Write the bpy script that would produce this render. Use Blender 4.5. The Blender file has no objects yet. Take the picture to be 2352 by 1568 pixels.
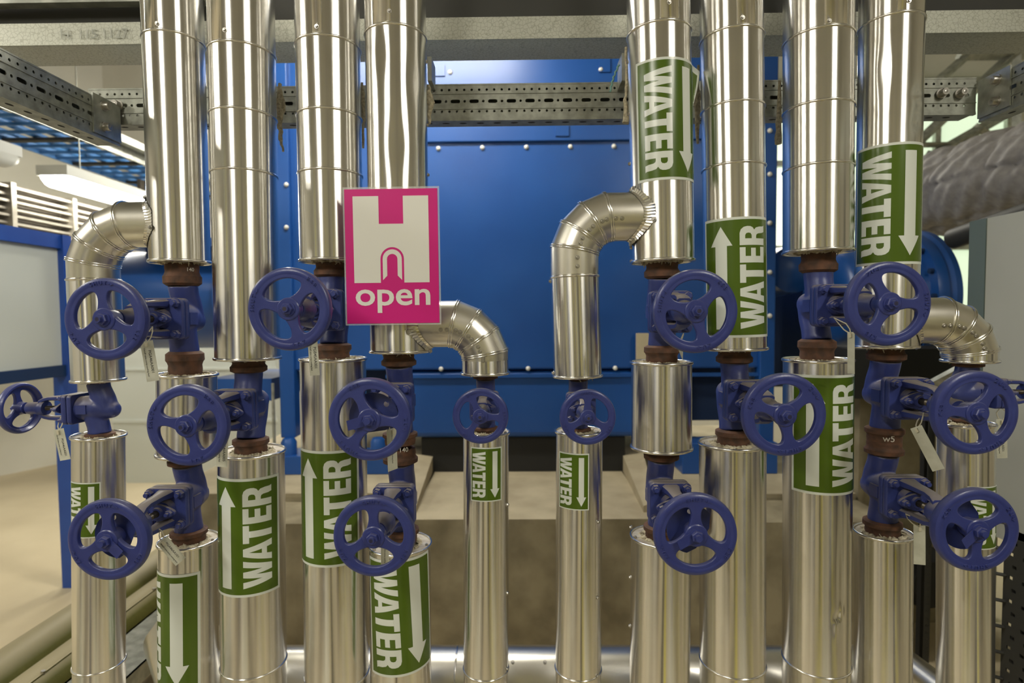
import bpy, bmesh, math, random
from mathutils import Vector, Matrix
random.seed(7)
PI = math.pi
sc = bpy.context.scene
COL = sc.collection

# ------------------------------------------------------------------ camera
F = 1307.0
YAW, PITCH, ROLL = 0.013, 0.045, 0.0075
CAM = Vector((0, 0, 1.5))
fwd = Vector((-math.sin(YAW) * math.cos(PITCH), math.cos(YAW) * math.cos(PITCH), -math.sin(PITCH))).normalized()
r0 = fwd.cross(Vector((0, 0, 1))).normalized()
u0 = r0.cross(fwd).normalized()
rgt = (r0 * math.cos(ROLL) - u0 * math.sin(ROLL)).normalized()
upv = rgt.cross(fwd).normalized()

def U(px, py, Y):
    """world point on the plane y=Y seen at photo pixel px,py"""
    v = fwd + rgt * ((px - 1176) / F) + upv * ((784 - py) / F)
    return CAM + v * (Y / v.y)

def edges(pl, pr, py, Y):
    """upright cylinder with its axis on y=Y between two silhouette pixels -> x, z, radius"""
    a = fwd + rgt * ((pl - 1176) / F) + upv * ((784 - py) / F)
    b = fwd + rgt * ((pr - 1176) / F) + upv * ((784 - py) / F)
    ta, tb = math.atan2(a.x, a.y), math.atan2(b.x, b.y)
    th, d = (ta + tb) / 2, (tb - ta) / 2
    return Y * math.tan(th), U((pl + pr) / 2, py, Y).z, Y / math.cos(th) * math.sin(d)

cd = bpy.data.cameras.new('camera')
cam = bpy.data.objects.new('camera', cd)
COL.objects.link(cam)
cd.lens = 20.0; cd.sensor_width = 36.0; cd.clip_start = 0.05
m = Matrix((rgt, upv, -fwd)).transposed().to_4x4()
m.translation = CAM
cam.matrix_world = m
cd.dof.use_dof = True
cd.dof.focus_distance = 1.27
cd.dof.aperture_fstop = 2.8
sc.camera = cam

# ------------------------------------------------------------------ materials
MATS = {}
def nodes(name):
    mt = bpy.data.materials.new(name); mt.use_nodes = True
    nt = mt.node_tree
    b = nt.nodes['Principled BSDF']
    MATS[name] = mt
    return mt, nt, b, nt.nodes, nt.links

def setp(b, col=None, rough=None, metal=None, **k):
    if col is not None: b.inputs['Base Color'].default_value = (*col, 1)
    if rough is not None: b.inputs['Roughness'].default_value = rough
    if metal is not None: b.inputs['Metallic'].default_value = metal
    for kk, v in k.items():
        b.inputs[kk.replace('_', ' ')].default_value = v

def mapping(N, L, scale, kind='Object'):
    tc = N.new('ShaderNodeTexCoord'); mp = N.new('ShaderNodeMapping')
    mp.inputs['Scale'].default_value = scale
    L.new(tc.outputs[kind], mp.inputs['Vector'])
    return mp.outputs['Vector']

def noise(N, L, vec, scale, detail=3, rough=.5):
    n = N.new('ShaderNodeTexNoise')
    n.inputs['Scale'].default_value = scale; n.inputs['Detail'].default_value = detail
    n.inputs['Roughness'].default_value = rough
    L.new(vec, n.inputs['Vector'])
    return n.outputs['Fac']

def ramp(N, L, fac, stops):
    r = N.new('ShaderNodeValToRGB')
    els = r.color_ramp.elements
    while len(els) < len(stops): els.new(.5)
    for e, (p, c) in zip(els, stops):
        e.position = p; e.color = (*c, 1) if len(c) == 3 else c
    L.new(fac, r.inputs['Fac'])
    return r.outputs['Color']

def bump(N, L, b, h, strength, dist=.01, prev=None):
    bm_ = N.new('ShaderNodeBump')
    bm_.inputs['Strength'].default_value = strength; bm_.inputs['Distance'].default_value = dist
    L.new(h, bm_.inputs['Height'])
    if prev is not None: L.new(prev, bm_.inputs['Normal'])
    L.new(bm_.outputs['Normal'], b.inputs['Normal'])
    return bm_.outputs['Normal']

def simple(name, c1, c2=None, rough=.5, metal=0., scale=20, bmp=0., bdist=.002, stretch=(1, 1, 1), rvar=0., lo=.35, hi=.65, **k):
    mt, nt, b, N, L = nodes(name)
    setp(b, c1, rough, metal, **k)
    v = mapping(N, L, stretch)
    f = noise(N, L, v, scale, 4)
    if c2 is not None:
        L.new(ramp(N, L, f, [(lo, c1), (hi, c2)]), b.inputs['Base Color'])
    if rvar:
        L.new(ramp(N, L, f, [(.3, (rough - rvar,) * 3), (.7, (rough + rvar,) * 3)]), b.inputs['Roughness'])
    if bmp: bump(N, L, b, f, bmp, bdist)
    return mt

def sheet(name, col, rough, aniso, wave, axis_aniso=True):
    """rolled aluminium cladding: streaky, long soft reflections along the pipe"""
    mt, nt, b, N, L = nodes(name)
    setp(b, col, rough, 1.0)
    v = mapping(N, L, (1, 1, .006))
    f = noise(N, L, v, 20, 1, .4)
    v2 = mapping(N, L, (1, 1, .05))
    f2 = noise(N, L, v2, 9, 3, .55)
    n1 = bump(N, L, b, f, wave * .30, .0012)
    n2 = bump(N, L, b, f2, wave * .5, .004, n1)
    v3 = mapping(N, L, (1, 1, 1))
    f3 = noise(N, L, v3, 13, 5, .65)
    L.new(ramp(N, L, f3, [(.3, (rough - .008,) * 3), (.62, (rough + .008,) * 3), (.8, (rough + .03,) * 3)]), b.inputs['Roughness'])
    L.new(ramp(N, L, f3, [(.25, tuple(c * .95 for c in col)), (.7, col)]), b.inputs['Base Color'])
    if axis_aniso:
        b.inputs['Anisotropic'].default_value = aniso
        b.inputs['Anisotropic Rotation'].default_value = .25
        t = N.new('ShaderNodeTangent'); t.direction_type = 'RADIAL'; t.axis = 'Z'
        L.new(t.outputs[0], b.inputs['Tangent'])
    return mt

ALU = sheet('aluminium cladding', (.84, .825, .785), .23, .93, .34)
ALU2 = sheet('aluminium elbow cladding', (.80, .77, .69), .30, 0, .10, False)
BEAD = simple('aluminium bead', (.84, .82, .77), rough=.2, metal=1.)
CAPM = simple('aluminium end cap', (.72, .70, .64), (.6, .55, .46), rough=.33, metal=.9, scale=30)
DUSTCAP = simple('dusty end cap', (.62, .58, .50), (.44, .38, .30), rough=.55, metal=.45, scale=38)
SCREWM = simple('zinc screw', (.5, .48, .44), rough=.35, metal=1.)

def paint(name, c, c2, dust, rough=.38, dustamt=.6, dmin=.25):
    """cast iron paint, dust settled on faces that look up"""
    mt, nt, b, N, L = nodes(name)
    setp(b, c, rough, 0.)
    v = mapping(N, L, (1, 1, 1))
    f = noise(N, L, v, 25, 4, .6)
    base = ramp(N, L, f, [(.3, c), (.7, c2)])
    g = N.new('ShaderNodeNewGeometry'); sx = N.new('ShaderNodeSeparateXYZ')
    L.new(g.outputs['Normal'], sx.inputs[0])
    mr = N.new('ShaderNodeMapRange'); mr.inputs['From Min'].default_value = dmin; mr.inputs['From Max'].default_value = .95
    mr.inputs['To Max'].default_value = dustamt
    L.new(sx.outputs['Z'], mr.inputs['Value'])
    mx = N.new('ShaderNodeMix'); mx.data_type = 'RGBA'
    L.new(mr.outputs[0], mx.inputs['Factor']); L.new(base, mx.inputs['A']); mx.inputs['B'].default_value = (*dust, 1)
    L.new(mx.outputs['Result'], b.inputs['Base Color'])
    f2 = noise(N, L, v, 260, 3, .6)
    bump(N, L, b, f2, .35, .0006)
    return mt

VBLUE = paint('valve blue paint', (.032, .046, .185), (.042, .058, .225), (.30, .26, .21), .36, .8)
WBLUE = paint('handwheel blue paint', (.028, .038, .175), (.038, .052, .215), (.17, .165, .20), .30, .35)
OLIVE = paint('olive insulated pipe', (.13, .125, .03), (.10, .10, .022), (.44, .38, .24), .45, .85, .62)
RUST = simple('rusty weld neck', (.14, .062, .032), (.065, .035, .022), rough=.75, scale=45, bmp=.6, bdist=.002)
STEM = simple('oily spindle steel', (.16, .14, .11), (.07, .06, .05), rough=.4, metal=.8, scale=50)
WOOL = simple('mineral wool', (.62, .56, .40), (.36, .31, .21), rough=.95, scale=140, bmp=1., bdist=.006)
MBLUE = simple('machine blue paint', (.009, .066, .27), (.012, .080, .31), rough=.34, scale=2.5, bmp=.06, bdist=.02)
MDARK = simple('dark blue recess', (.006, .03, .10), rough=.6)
FBLUE = simple('frame blue paint', (.016, .07, .36), (.02, .085, .40), rough=.4, scale=6)
CAPW = simple('white bolt cap', (.78, .77, .70), rough=.5)
GREEN = simple('green vinyl', (.072, .128, .008), (.080, .140, .010), rough=.24, scale=5)
WHITEV = simple('white vinyl', (.72, .76, .70), rough=.26)
PINK = simple('magenta print', (.64, .001, .21), rough=.45)
PWHITE = simple('white print', (.80, .79, .73), rough=.45)
TAGM = simple('paper tag', (.62, .62, .52), (.5, .5, .4), rough=.5, scale=30)
INK = simple('black ink', (.03, .03, .03), rough=.5)
TIE = simple('cable tie', (.60, .56, .42), rough=.4)
CHALK = simple('chalk marks', (.62, .58, .50), rough=.9)
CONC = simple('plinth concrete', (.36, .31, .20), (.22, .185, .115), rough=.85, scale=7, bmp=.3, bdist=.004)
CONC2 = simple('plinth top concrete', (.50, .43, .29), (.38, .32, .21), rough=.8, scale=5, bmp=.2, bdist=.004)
FLOORM = simple('screed floor', (.62, .53, .36), (.55, .465, .31), rough=.5, scale=2.2, bmp=.05)
WALLM = simple('cream wall', (.70, .68, .59), (.64, .62, .53), rough=.8, scale=1.6)
WALLG = simple('hall wall', (.62, .58, .47), (.50, .47, .38), rough=.8, scale=.9)
CEILM = simple('ceiling paint', (.42, .40, .34), rough=.9)
GALV = simple('galvanised steel', (.46, .47, .42), (.30, .31, .27), rough=.42, metal=.75, scale=26, bmp=.15, bdist=.001)
DGALV = simple('dull galvanised rail', (.40, .41, .36), (.27, .28, .24), rough=.45, metal=.7, scale=40, bmp=.1, bdist=.001)
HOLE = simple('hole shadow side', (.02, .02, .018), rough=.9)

DARKM = simple('dark steel', (.035, .035, .03), rough=.6)
BLACK = simple('black rubber and shadow', (.012, .012, .011), rough=.7)  # rubber, and the painted shade under the machine and at far right
CABG = simple('cabinet grey', (.44, .45, .40), (.42, .43, .38), rough=.5, scale=3)
CABE = simple('cabinet edge', (.12, .16, .15), rough=.5)
CABW = simple('pale panel', (.62, .65, .60), rough=.3)
BROWN = simple('brown cable tray', (.20, .17, .13), (.13, .11, .085), rough=.5, metal=.3, scale=12)
CABLE = simple('blue cables', (.05, .22, .55), (.04, .17, .45), rough=.45, scale=8)
QUILT = simple('quilted jacket cloth', (.36, .34, .32), (.27, .255, .245), rough=.75, scale=30)
YELL = simple('yellow reflected prop', (.80, .72, .03), rough=.35)  # for unseen props that put yellow streaks in the cladding
ROPE = simple('green twine', (.22, .42, .38), rough=.9, scale=200, bmp=.5)
PLAST = simple('luminaire body', (.62, .62, .55), rough=.4)

def galv_spangle():
    mt, nt, b, N, L = nodes('spangled galvanised beam')
    setp(b, (.6, .61, .55), .5, .55)
    v = mapping(N, L, (1, 1, 1))
    vo = N.new('ShaderNodeTexVoronoi'); vo.inputs['Scale'].default_value = 95; vo.feature = 'DISTANCE_TO_EDGE'
    nz = N.new('ShaderNodeTexNoise'); nz.inputs['Scale'].default_value = 60
    L.new(v, nz.inputs['Vector'])
    ad = N.new('ShaderNodeMix'); ad.data_type = 'VECTOR'; ad.inputs['Factor'].default_value = .012
    L.new(v, ad.inputs['A']); L.new(nz.outputs['Color'], ad.inputs['B']); L.new(ad.outputs['Result'], vo.inputs['Vector'])
    L.new(ramp(N, L, vo.outputs['Distance'], [(.0, (.36, .36, .30)), (.10, (.52, .53, .46))]), b.inputs['Base Color'])
    return mt
SPANGLE = galv_spangle()

def emit(name, col, s):
    mt, nt, b, N, L = nodes(name)
    setp(b, (.8, .8, .8), .4)
    b.inputs['Emission Color'].default_value = (*col, 1); b.inputs['Emission Strength'].default_value = s
    return mt
LAMP = emit('lit diffuser', (1, .965, .86), 16.0)
LAMPR = emit('lit hall diffuser', (1, .955, .84), 46.0)
WINGLOW = emit('daylit glass', (.62, .80, .55), .75)
def glassy(name, col, rough, alpha_trans):
    mt, nt, b, N, L = nodes(name)
    setp(b, col, rough, 0.)
    b.inputs['Transmission Weight'].default_value = alpha_trans; b.inputs['IOR'].default_value = 1.3
    return mt
FILM, _nt, _b, _N, _L = nodes('clear laminate')
setp(_b, (.9, .9, .9), .08, 0.); _b.inputs['Alpha'].default_value = .28

# ------------------------------------------------------------------ mesh helpers
def finish(name, bm, mat, parent=None, smooth=None, loc=None):
    me = bpy.data.meshes.new(name)
    bmesh.ops.recalc_face_normals(bm, faces=bm.faces)
    if smooth is not None:
        for f in bm.faces: f.smooth = True
        for e in bm.edges:
            if len(e.link_faces) == 2:
                if e.calc_face_angle(0) > math.radians(smooth): e.smooth = False
    bm.to_mesh(me); bm.free()
    mats = mat if isinstance(mat, (list, tuple)) else [mat]
    for mm in mats: me.materials.append(mm)
    return place(name, me, parent, loc)

def place(name, me, parent=None, loc=None, rot=None, scale=None):
    o = bpy.data.objects.new(name, me)
    COL.objects.link(o)
    if parent is not None: o.parent = parent
    if loc is not None: o.location = loc
    if rot is not None: o.rotation_euler = rot
    if scale is not None: o.scale = scale
    return o

def thing(name, label, cat, loc=(0, 0, 0), rot=(0, 0, 0), group=None, scale=None):
    o = bpy.data.objects.new(name, None); COL.objects.link(o)
    o.empty_display_size = .05
    o.location = loc; o.rotation_euler = rot
    if scale: o.scale = (scale,) * 3
    o['label'] = label; o['category'] = cat
    if group: o['group'] = group
    return o

def tag(o, label, cat, group=None):
    o['label'] = label; o['category'] = cat
    if group: o['group'] = group
    return o

def struct(o):
    o['kind'] = 'structure'; return o

def box(bm, c, s, rot=None):
    M = Matrix.Translation(c) @ (rot.to_4x4() if rot else Matrix()) @ Matrix.Diagonal((*s, 1))
    return bmesh.ops.create_cube(bm, size=1, matrix=M)['verts']

def box2(bm, a, b):
    a, b = Vector(a), Vector(b)
    return box(bm, (a + b) / 2, [max(abs(b[i] - a[i]), 1e-5) for i in range(3)])

def frame_of(d):
    d = Vector(d).normalized()
    h = Vector((0, 0, 1)) if abs(d.z) < .9 else Vector((1, 0, 0))
    a = d.cross(h).normalized(); b = d.cross(a).normalized()
    return a, b

def tube(bm, pts, rad, seg=16, caps=True):
    pts = [Vector(p) for p in pts]
    n = len(pts); rad = rad if isinstance(rad, (list, tuple)) else [rad] * n
    a = None; rings = []
    for i, p in enumerate(pts):
        d = (pts[min(i + 1, n - 1)] - pts[max(i - 1, 0)]).normalized()
        if a is None: a, _ = frame_of(d)
        a = (a - d * a.dot(d)).normalized(); b = d.cross(a)
        rings.append([bm.verts.new(p + (a * math.cos(t) + b * math.sin(t)) * rad[i]) for t in [2 * PI * k / seg for k in range(seg)]])
    for q in range(n - 1):
        for k in range(seg):
            bm.faces.new((rings[q][k], rings[q][(k + 1) % seg], rings[q + 1][(k + 1) % seg], rings[q + 1][k]))
    if caps:
        bm.faces.new(rings[0][::-1]); bm.faces.new(rings[-1])
    return rings

def lathe(bm, prof, seg=64, axis='Z', closed=False, wob=None):
    """prof: (radius, height) list"""
    rings = []
    for i, (r, h) in enumerate(prof):
        ring = []
        for k in range(seg):
            t = 2 * PI * k / seg
            rr = r * (1 + (wob(t, i) if wob else 0))
            if axis == 'Z': p = (rr * math.cos(t), rr * math.sin(t), h)
            else: p = (rr * math.cos(t), h, rr * math.sin(t))
            ring.append(bm.verts.new(p))
        rings.append(ring)
    n = len(rings)
    for i in range(n if closed else n - 1):
        A, B = rings[i], rings[(i + 1) % n]
        for k in range(seg):
            bm.faces.new((A[k], A[(k + 1) % seg], B[(k + 1) % seg], B[k]))
    return rings

def hexa(bm, c, r, h, axis, rot=0):
    """hexagonal prism from c along axis"""
    a, b = frame_of(axis); ax = Vector(axis).normalized(); c = Vector(c)
    V = [[bm.verts.new(c + ax * z + (a * math.cos(t) + b * math.sin(t)) * rr) for t in [PI / 3 * k + rot for k in range(6)]] for z, rr in ((0, r), (h * .8, r), (h, r * .86))]
    for A, B in ((V[0], V[1]), (V[1], V[2])):
        for k in range(6): bm.faces.new((A[k], A[(k + 1) % 6], B[(k + 1) % 6], B[k]))
    bm.faces.new(V[0][::-1]); bm.faces.new(V[2])

def curve_mesh(polys, extrude=0., bevel=0.):
    """filled 2-D polygons (holes allowed) -> mesh datablock in XY"""
    cu = bpy.data.curves.new('tmp', 'CURVE'); cu.dimensions = '2D'; cu.fill_mode = 'BOTH'
    cu.extrude = extrude; cu.bevel_depth = bevel; cu.bevel_resolution = 2
    for P in polys:
        s = cu.splines.new('POLY'); s.points.add(len(P) - 1)
        for q, p in zip(s.points, P): q.co = (p[0], p[1], 0, 1)
        s.use_cyclic_u = True
    o = bpy.data.objects.new('tmp', cu); COL.objects.link(o)
    bpy.context.view_layer.update()
    me = bpy.data.meshes.new_from_object(o.evaluated_get(bpy.context.evaluated_depsgraph_get()))
    bpy.data.objects.remove(o); bpy.data.curves.remove(cu)
    return me

def text_mesh(s, size=1., offset=0., extrude=0., align='CENTER'):
    cu = bpy.data.curves.new('tmp', 'FONT'); cu.body = s; cu.size = size; cu.offset = offset; cu.extrude = extrude
    cu.align_x = align; cu.align_y = 'CENTER'; cu.resolution_u = 4
    o = bpy.data.objects.new('tmp', cu); COL.objects.link(o)
    bpy.context.view_layer.update()
    me = bpy.data.meshes.new_from_object(o.evaluated_get(bpy.context.evaluated_depsgraph_get()))
    bpy.data.objects.remove(o); bpy.data.curves.remove(cu)
    return me

def mod_mesh(me, mods):
    o = bpy.data.objects.new('tmp', me); COL.objects.link(o)
    for t, kw in mods:
        md = o.modifiers.new('m', t)
        for k, v in kw.items(): setattr(md, k, v)
    bpy.context.view_layer.update()
    r = bpy.data.meshes.new_from_object(o.evaluated_get(bpy.context.evaluated_depsgraph_get()))
    bpy.data.objects.remove(o)
    return r

def bend(me, R, phi0, rot, off, du, dv, scale=1.):
    """wrap a flat mesh (XY) round an upright cylinder; rot: 2x2 tuple (x->u,v)"""
    bm = bmesh.new(); bm.from_mesh(me)
    for v in bm.verts:
        x, y = v.co.x * scale, v.co.y * scale
        v.co = Vector((rot[0] * x + rot[1] * y + du, rot[2] * x + rot[3] * y + dv, 0))
    us = [v.co.x for v in bm.verts]; lo, hi = min(us), max(us)
    k = math.ceil(lo / .004)
    while k * .004 < hi:
        bmesh.ops.bisect_plane(bm, geom=bm.verts[:] + bm.edges[:] + bm.faces[:], plane_co=(k * .004, 0, 0), plane_no=(1, 0, 0)); k += 1
    for v in bm.verts:
        t = phi0 + v.co.x / R
        v.co = Vector(((R + off) * math.sin(t), -(R + off) * math.cos(t), v.co.y))
    return bm

# ------------------------------------------------------------------ glyphs
G = {
 'W': (1.08, [[(0,1),(.24,1),(.345,.36),(.43,1),(.65,1),(.735,.36),(.84,1),(1.08,1),(.865,0),(.62,0),(.54,.56),(.46,0),(.215,0)]]),
 'A': (.82, [[(0,0),(.25,0),(.285,.19),(.535,.19),(.57,0),(.82,0),(.555,1),(.265,1)], [(.325,.37),(.495,.37),(.41,.80)]]),
 'T': (.70, [[(0,1),(.70,1),(.70,.79),(.475,.79),(.475,0),(.225,0),(.225,.79),(0,.79)]]),
 'E': (.60, [[(0,0),(.60,0),(.60,.2),(.25,.2),(.25,.41),(.56,.41),(.56,.6),(.25,.6),(.25,.8),(.59,.8),(.59,1),(0,1)]]),
 'R': (.75, [[(0,0),(.25,0),(.25,.39),(.34,.39),(.40,.37),(.44,.3),(.46,.12),(.5,0),(.75,0),(.715,.06),(.70,.25),(.66,.40),(.58,.47),(.67,.53),(.715,.62),(.72,.74),(.69,.86),(.60,.96),(.46,1),(0,1)],
        [(.25,.57),(.38,.57),(.45,.61),(.47,.69),(.45,.77),(.38,.81),(.25,.81)]]),
}
def water_polys():
    x = 0; out = []
    for ch, gap in zip('WATER', (-.08, -.05, .07, .07, 0)):
        w, P = G[ch]
        for p in P: out.append([(a + x, b) for a, b in p])
        x += w + gap
    return [[(a / x * 3.82 - 1.91, b - .5) for a, b in p] for p in out]
WATER = curve_mesh(water_polys())
ARROW = curve_mesh([[(-1, -.16), (.62, -.16), (.62, -.30), (1, 0), (.62, .30), (.62, .16), (-1, .16)]])
RECT = curve_mesh([[(-.5, -.5), (.5, -.5), (.5, .5), (-.5, .5)]])

# ------------------------------------------------------------------ jacketed pipes
YP = 1.45
def ringbead(r, z, minor=.0024, mat=None, parent=None, name='seam_ring'):
    bm = bmesh.new()
    prof = [(r + .0004 + minor * math.cos(t), z + minor * 1.35 * math.sin(t)) for t in [2 * PI * k / 8 for k in range(8)]]
    lathe(bm, prof, 96, closed=True)
    return finish(name, bm, mat or BEAD, parent, 60)

def add_screw(parent, r, phi, z, s=1.):
    bm = bmesh.new()
    d = Vector((math.sin(phi), -math.cos(phi), 0)); c = d * r + Vector((0, 0, z))
    tube(bm, [c - d * .002, c + d * .0012 * s], .0052 * s, 14)
    hexa(bm, c + d * .001, .0036 * s, .0036 * s, d)
    return finish('screw', bm, SCREWM, parent, 35)

def wool_ring(parent, r_in, r_out, z, h, seed, name='insulation_wool'):
    rnd = random.Random(seed); bm = bmesh.new()
    ph = [rnd.uniform(0, 6.28) for _ in range(6)]
    def w(t, i):
        return .06 * math.sin(3 * t + ph[0]) + .07 * math.sin(7 * t + ph[1] + i) + .06 * math.sin(13 * t + ph[2] + 2 * i) + .05 * math.sin(23 * t + ph[3] * i)
    rm = (r_in + r_out) / 2
    lathe(bm, [(r_in, z), (rm * .98, z + h * .9), (rm * 1.06, z + h * .75), (r_out, z + h * .25), (r_out * 1.02, z)], 72, wob=w)
    for v in bm.verts: v.co.z += rnd.uniform(-.25, .25) * h
    for _ in range(10):   # loose tufts
        t = rnd.uniform(0, 6.28); rr = rnd.uniform(r_in, r_out)
        c = Vector((rr * math.cos(t), rr * math.sin(t), z + h * .4))
        tube(bm, [c, c + Vector((rnd.uniform(-.012, .012), rnd.uniform(-.012, .012), h * rnd.uniform(.3, 1.2)))], [rnd.uniform(.002, .004), .0007], 5)
    return finish(name, bm, WOOL, parent, 80)

class Riser:
    pass

def riser(label, top, bot, z_top=None, z_bot=None, rings=(), capt=False, capb=False, stub=.038, r=None, Y=YP, group=None, seed=0, name='insulated_pipe', below=0., dents=()):
    """top/bot: (py, pxl, pxr)"""
    x1, z1, ra = edges(top[1], top[2], top[0], Y); x0, z0, rb = edges(bot[1], bot[2], bot[0], Y)
    r = r or (ra + rb) / 2
    k = (x1 - x0) / (z1 - z0)
    if z_top is not None: x1 += k * (z_top - z1); z1 = z_top
    if z_bot is not None: x0 += k * (z_bot - z0); z0 = z_bot
    R = Riser(); R.r = r; R.x0, R.z0, R.x1, R.z1, R.Y = x0, z0, x1, z1, Y
    L = math.hypot(x1 - x0, z1 - z0); R.L = L
    R.e = thing(name, label, 'pipe', (x0, Y, z0), (0, math.atan2(x1 - x0, z1 - z0), 0), group)
    R.phiv = math.atan2(-(x0 + x1) / 2, Y)
    bm = bmesh.new()
    zs = [0.]
    dz = [(U(.5 * (top[1] + top[2]), d[0], Y - r).z - z0, d) for d in dents]
    while zs[-1] < L - .06: zs.append(zs[-1] + (.004 if any(abs(zs[-1] - q[0]) < .06 + q[1][3] * 3 for q in dz) else .05))
    zs.append(L)
    lathe(bm, [(r, z) for z in zs], 128)
    rnd = random.Random(seed)
    a1, a2, a3 = [rnd.uniform(0, 6.28) for _ in range(3)]
    for v in bm.verts:      # cladding is never quite round
        t = math.atan2(v.co.y, v.co.x); q = 1 + .004 * math.sin(2 * t + a1) + .0025 * math.sin(5 * t + a2 + v.co.z * 1.5) + .0016 * math.sin(9 * t + a3 - v.co.z)
        for zd, (py, ad, amp, sz, sa) in dz:
            a = math.atan2(v.co.x, -v.co.y) - R.phiv - math.radians(ad)
            q -= amp / r * math.exp(-((v.co.z - zd) / sz) ** 2 - (a / sa) ** 2)
        v.co.x *= q; v.co.y *= q
    finish('cladding', bm, ALU, R.e, 50)
    def zl(py):
        return (U(0.5 * (top[1] + top[2]), py, Y - r).z - z0)
    R.zl = zl
    for py in rings: ringbead(r, zl(py), parent=R.e)
    for flag, z, s in ((capt, L, 1), (capb, 0., -1)):
        if not flag: continue
        ringbead(r + .001, z, .0028, parent=R.e, name='rim_bead')
        bm = bmesh.new()
        lathe(bm, [(r + .0005, z - s * .001), (r * .7, z - s * .002), (stub * 1.12, z - s * .0035)], 64)
        finish('end_cap', bm, DUSTCAP if s > 0 else CAPM, R.e, 60)
        wool_ring(R.e, stub * .98, stub * (1.42 if s > 0 else 1.3), z - s * .005, (.009 if s > 0 else .012) * s, seed * 3 + s)
        for q in range(3):
            a = R.phiv + (-1.15, .1, 1.2)[q] + rnd.uniform(-.2, .2)
            bm = bmesh.new(); c = Vector((math.sin(a) * (r - .008), -math.cos(a) * (r - .008), z - s * .002))
            tube(bm, [c, c + Vector((0, 0, s * .004))], .004, 10); hexa(bm, c + Vector((0, 0, s * .003)), .003, .003, (0, 0, s))
            finish('screw', bm, SCREWM, R.e, 35)
    return R

def seam(R, py_bottom, px, width=.05, side=1, screws=()):
    """overlapping strip above the top ring"""
    r = R.r + .0011
    X = (R.x0 + R.x1) / 2
    za = R.zl(py_bottom) ; zb = R.L
    def phi_at(px, py):
        # ray / cylinder hit in plan
        v = fwd + rgt * ((px - 1176) / F) + upv * ((784 - py) / F)
        d = Vector((v.x, v.y)).normalized(); c = Vector((R.x1 + (R.x0 - R.x1) * 0.0, R.Y))
        xx = R.x0 + (R.x1 - R.x0) * ((R.zl(py)) / R.L); c = Vector((xx, R.Y))
        b = d.dot(c); disc = max(b * b - (c.length_squared - R.r ** 2), 0)
        p = d * (b - math.sqrt(disc)) - c
        return math.atan2(p.x, -p.y)
    if px is not None:
        p0 = phi_at(px, 30)
        bm = bmesh.new(); n = 10
        A = []; 
        for z in (za, zb):
            A.append([bm.verts.new(((r - (0.0009 if k == n else 0)) * math.sin(p0 + side * width / r * k / n), -(r - (0.0009 if k == n else 0)) * math.cos(p0 + side * width / r * k / n), z)) for k in range(n + 1)])
        for k in range(n): bm.faces.new((A[0][k], A[0][k + 1], A[1][k + 1], A[1][k]))
        o = finish('overlap_strip', bm, ALU, R.e, 50)
        md = o.modifiers.new('s', 'SOLIDIFY'); md.thickness = .0011; md.offset = -1
    for (sx, sy) in screws:
        add_screw(R.e, R.r, phi_at(sx, sy), R.zl(sy))

def side_screws(R, pts, ang):
    for py in pts: add_screw(R.e, R.r, R.phiv + math.radians(ang), R.zl(py))

def sticker(R, ytop, ybot, ang, up=False, tilt=0., W=.19, big=True, peel=False):
    z1, z0 = R.zl(ytop), R.zl(ybot); H = z1 - z0; zc = (z0 + z1) / 2
    s = H / .30
    W = W * s if big else W
    phi = R.phiv + math.radians(ang)          # angle of the lettering's centre line
    sg = -1 if up else 1
    dt = .078 * s if big else .040            # lettering to arrow
    cu = (.012 * s if big else .009) * sg + dt / 2 * sg
    phc = phi
    c, sn = math.cos(tilt), math.sin(tilt)
    def rr(m, du, dv, sc_=(1, 1)):
        return (m[0] * c - m[2] * sn, m[1] * c - m[3] * sn, m[0] * sn + m[2] * c, m[1] * sn + m[3] * c), du * c - dv * sn, du * sn + dv * c
    p = R.e
    def flat(me, sx, sy, rot, du, dv, off, name, mat, par):
        m2 = me.copy()
        for v in m2.vertices: v.co.x *= sx; v.co.y *= sy
        m_, a, b = rr(rot, du, dv)
        bm = bend(m2, R.r, phc, m_, off, a, b)
        bpy.data.meshes.remove(m2)
        for v in bm.verts: v.co.z += zc
        return finish(name, bm, mat, par, 60)
    ID = (1, 0, 0, 1)
    # centre of the sheet relative to lettering centre line
    mid = sg * (dt * .46)
    lab = flat(RECT, W, H, ID, mid, 0, .0010, 'water_label', WHITEV, p)
    bd = .0065 * s if big else .003
    flat(RECT, W - 2 * bd, H - 2 * bd, ID, mid, 0, .0014, 'green_field', GREEN, lab)
    t = .068 * s if big else .033
    rot = (0, 1, -1, 0) if not up else (0, -1, 1, 0)
    flat(WATER, H * .855 / 3.82, t, rot, 0, 0, .0018, 'lettering', WHITEV, lab)
    aw = .092 * s if big else .040
    flat(ARROW, H * .43, aw, rot, sg * dt, 0, .0018, 'arrow', WHITEV, lab)
    return lab

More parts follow.
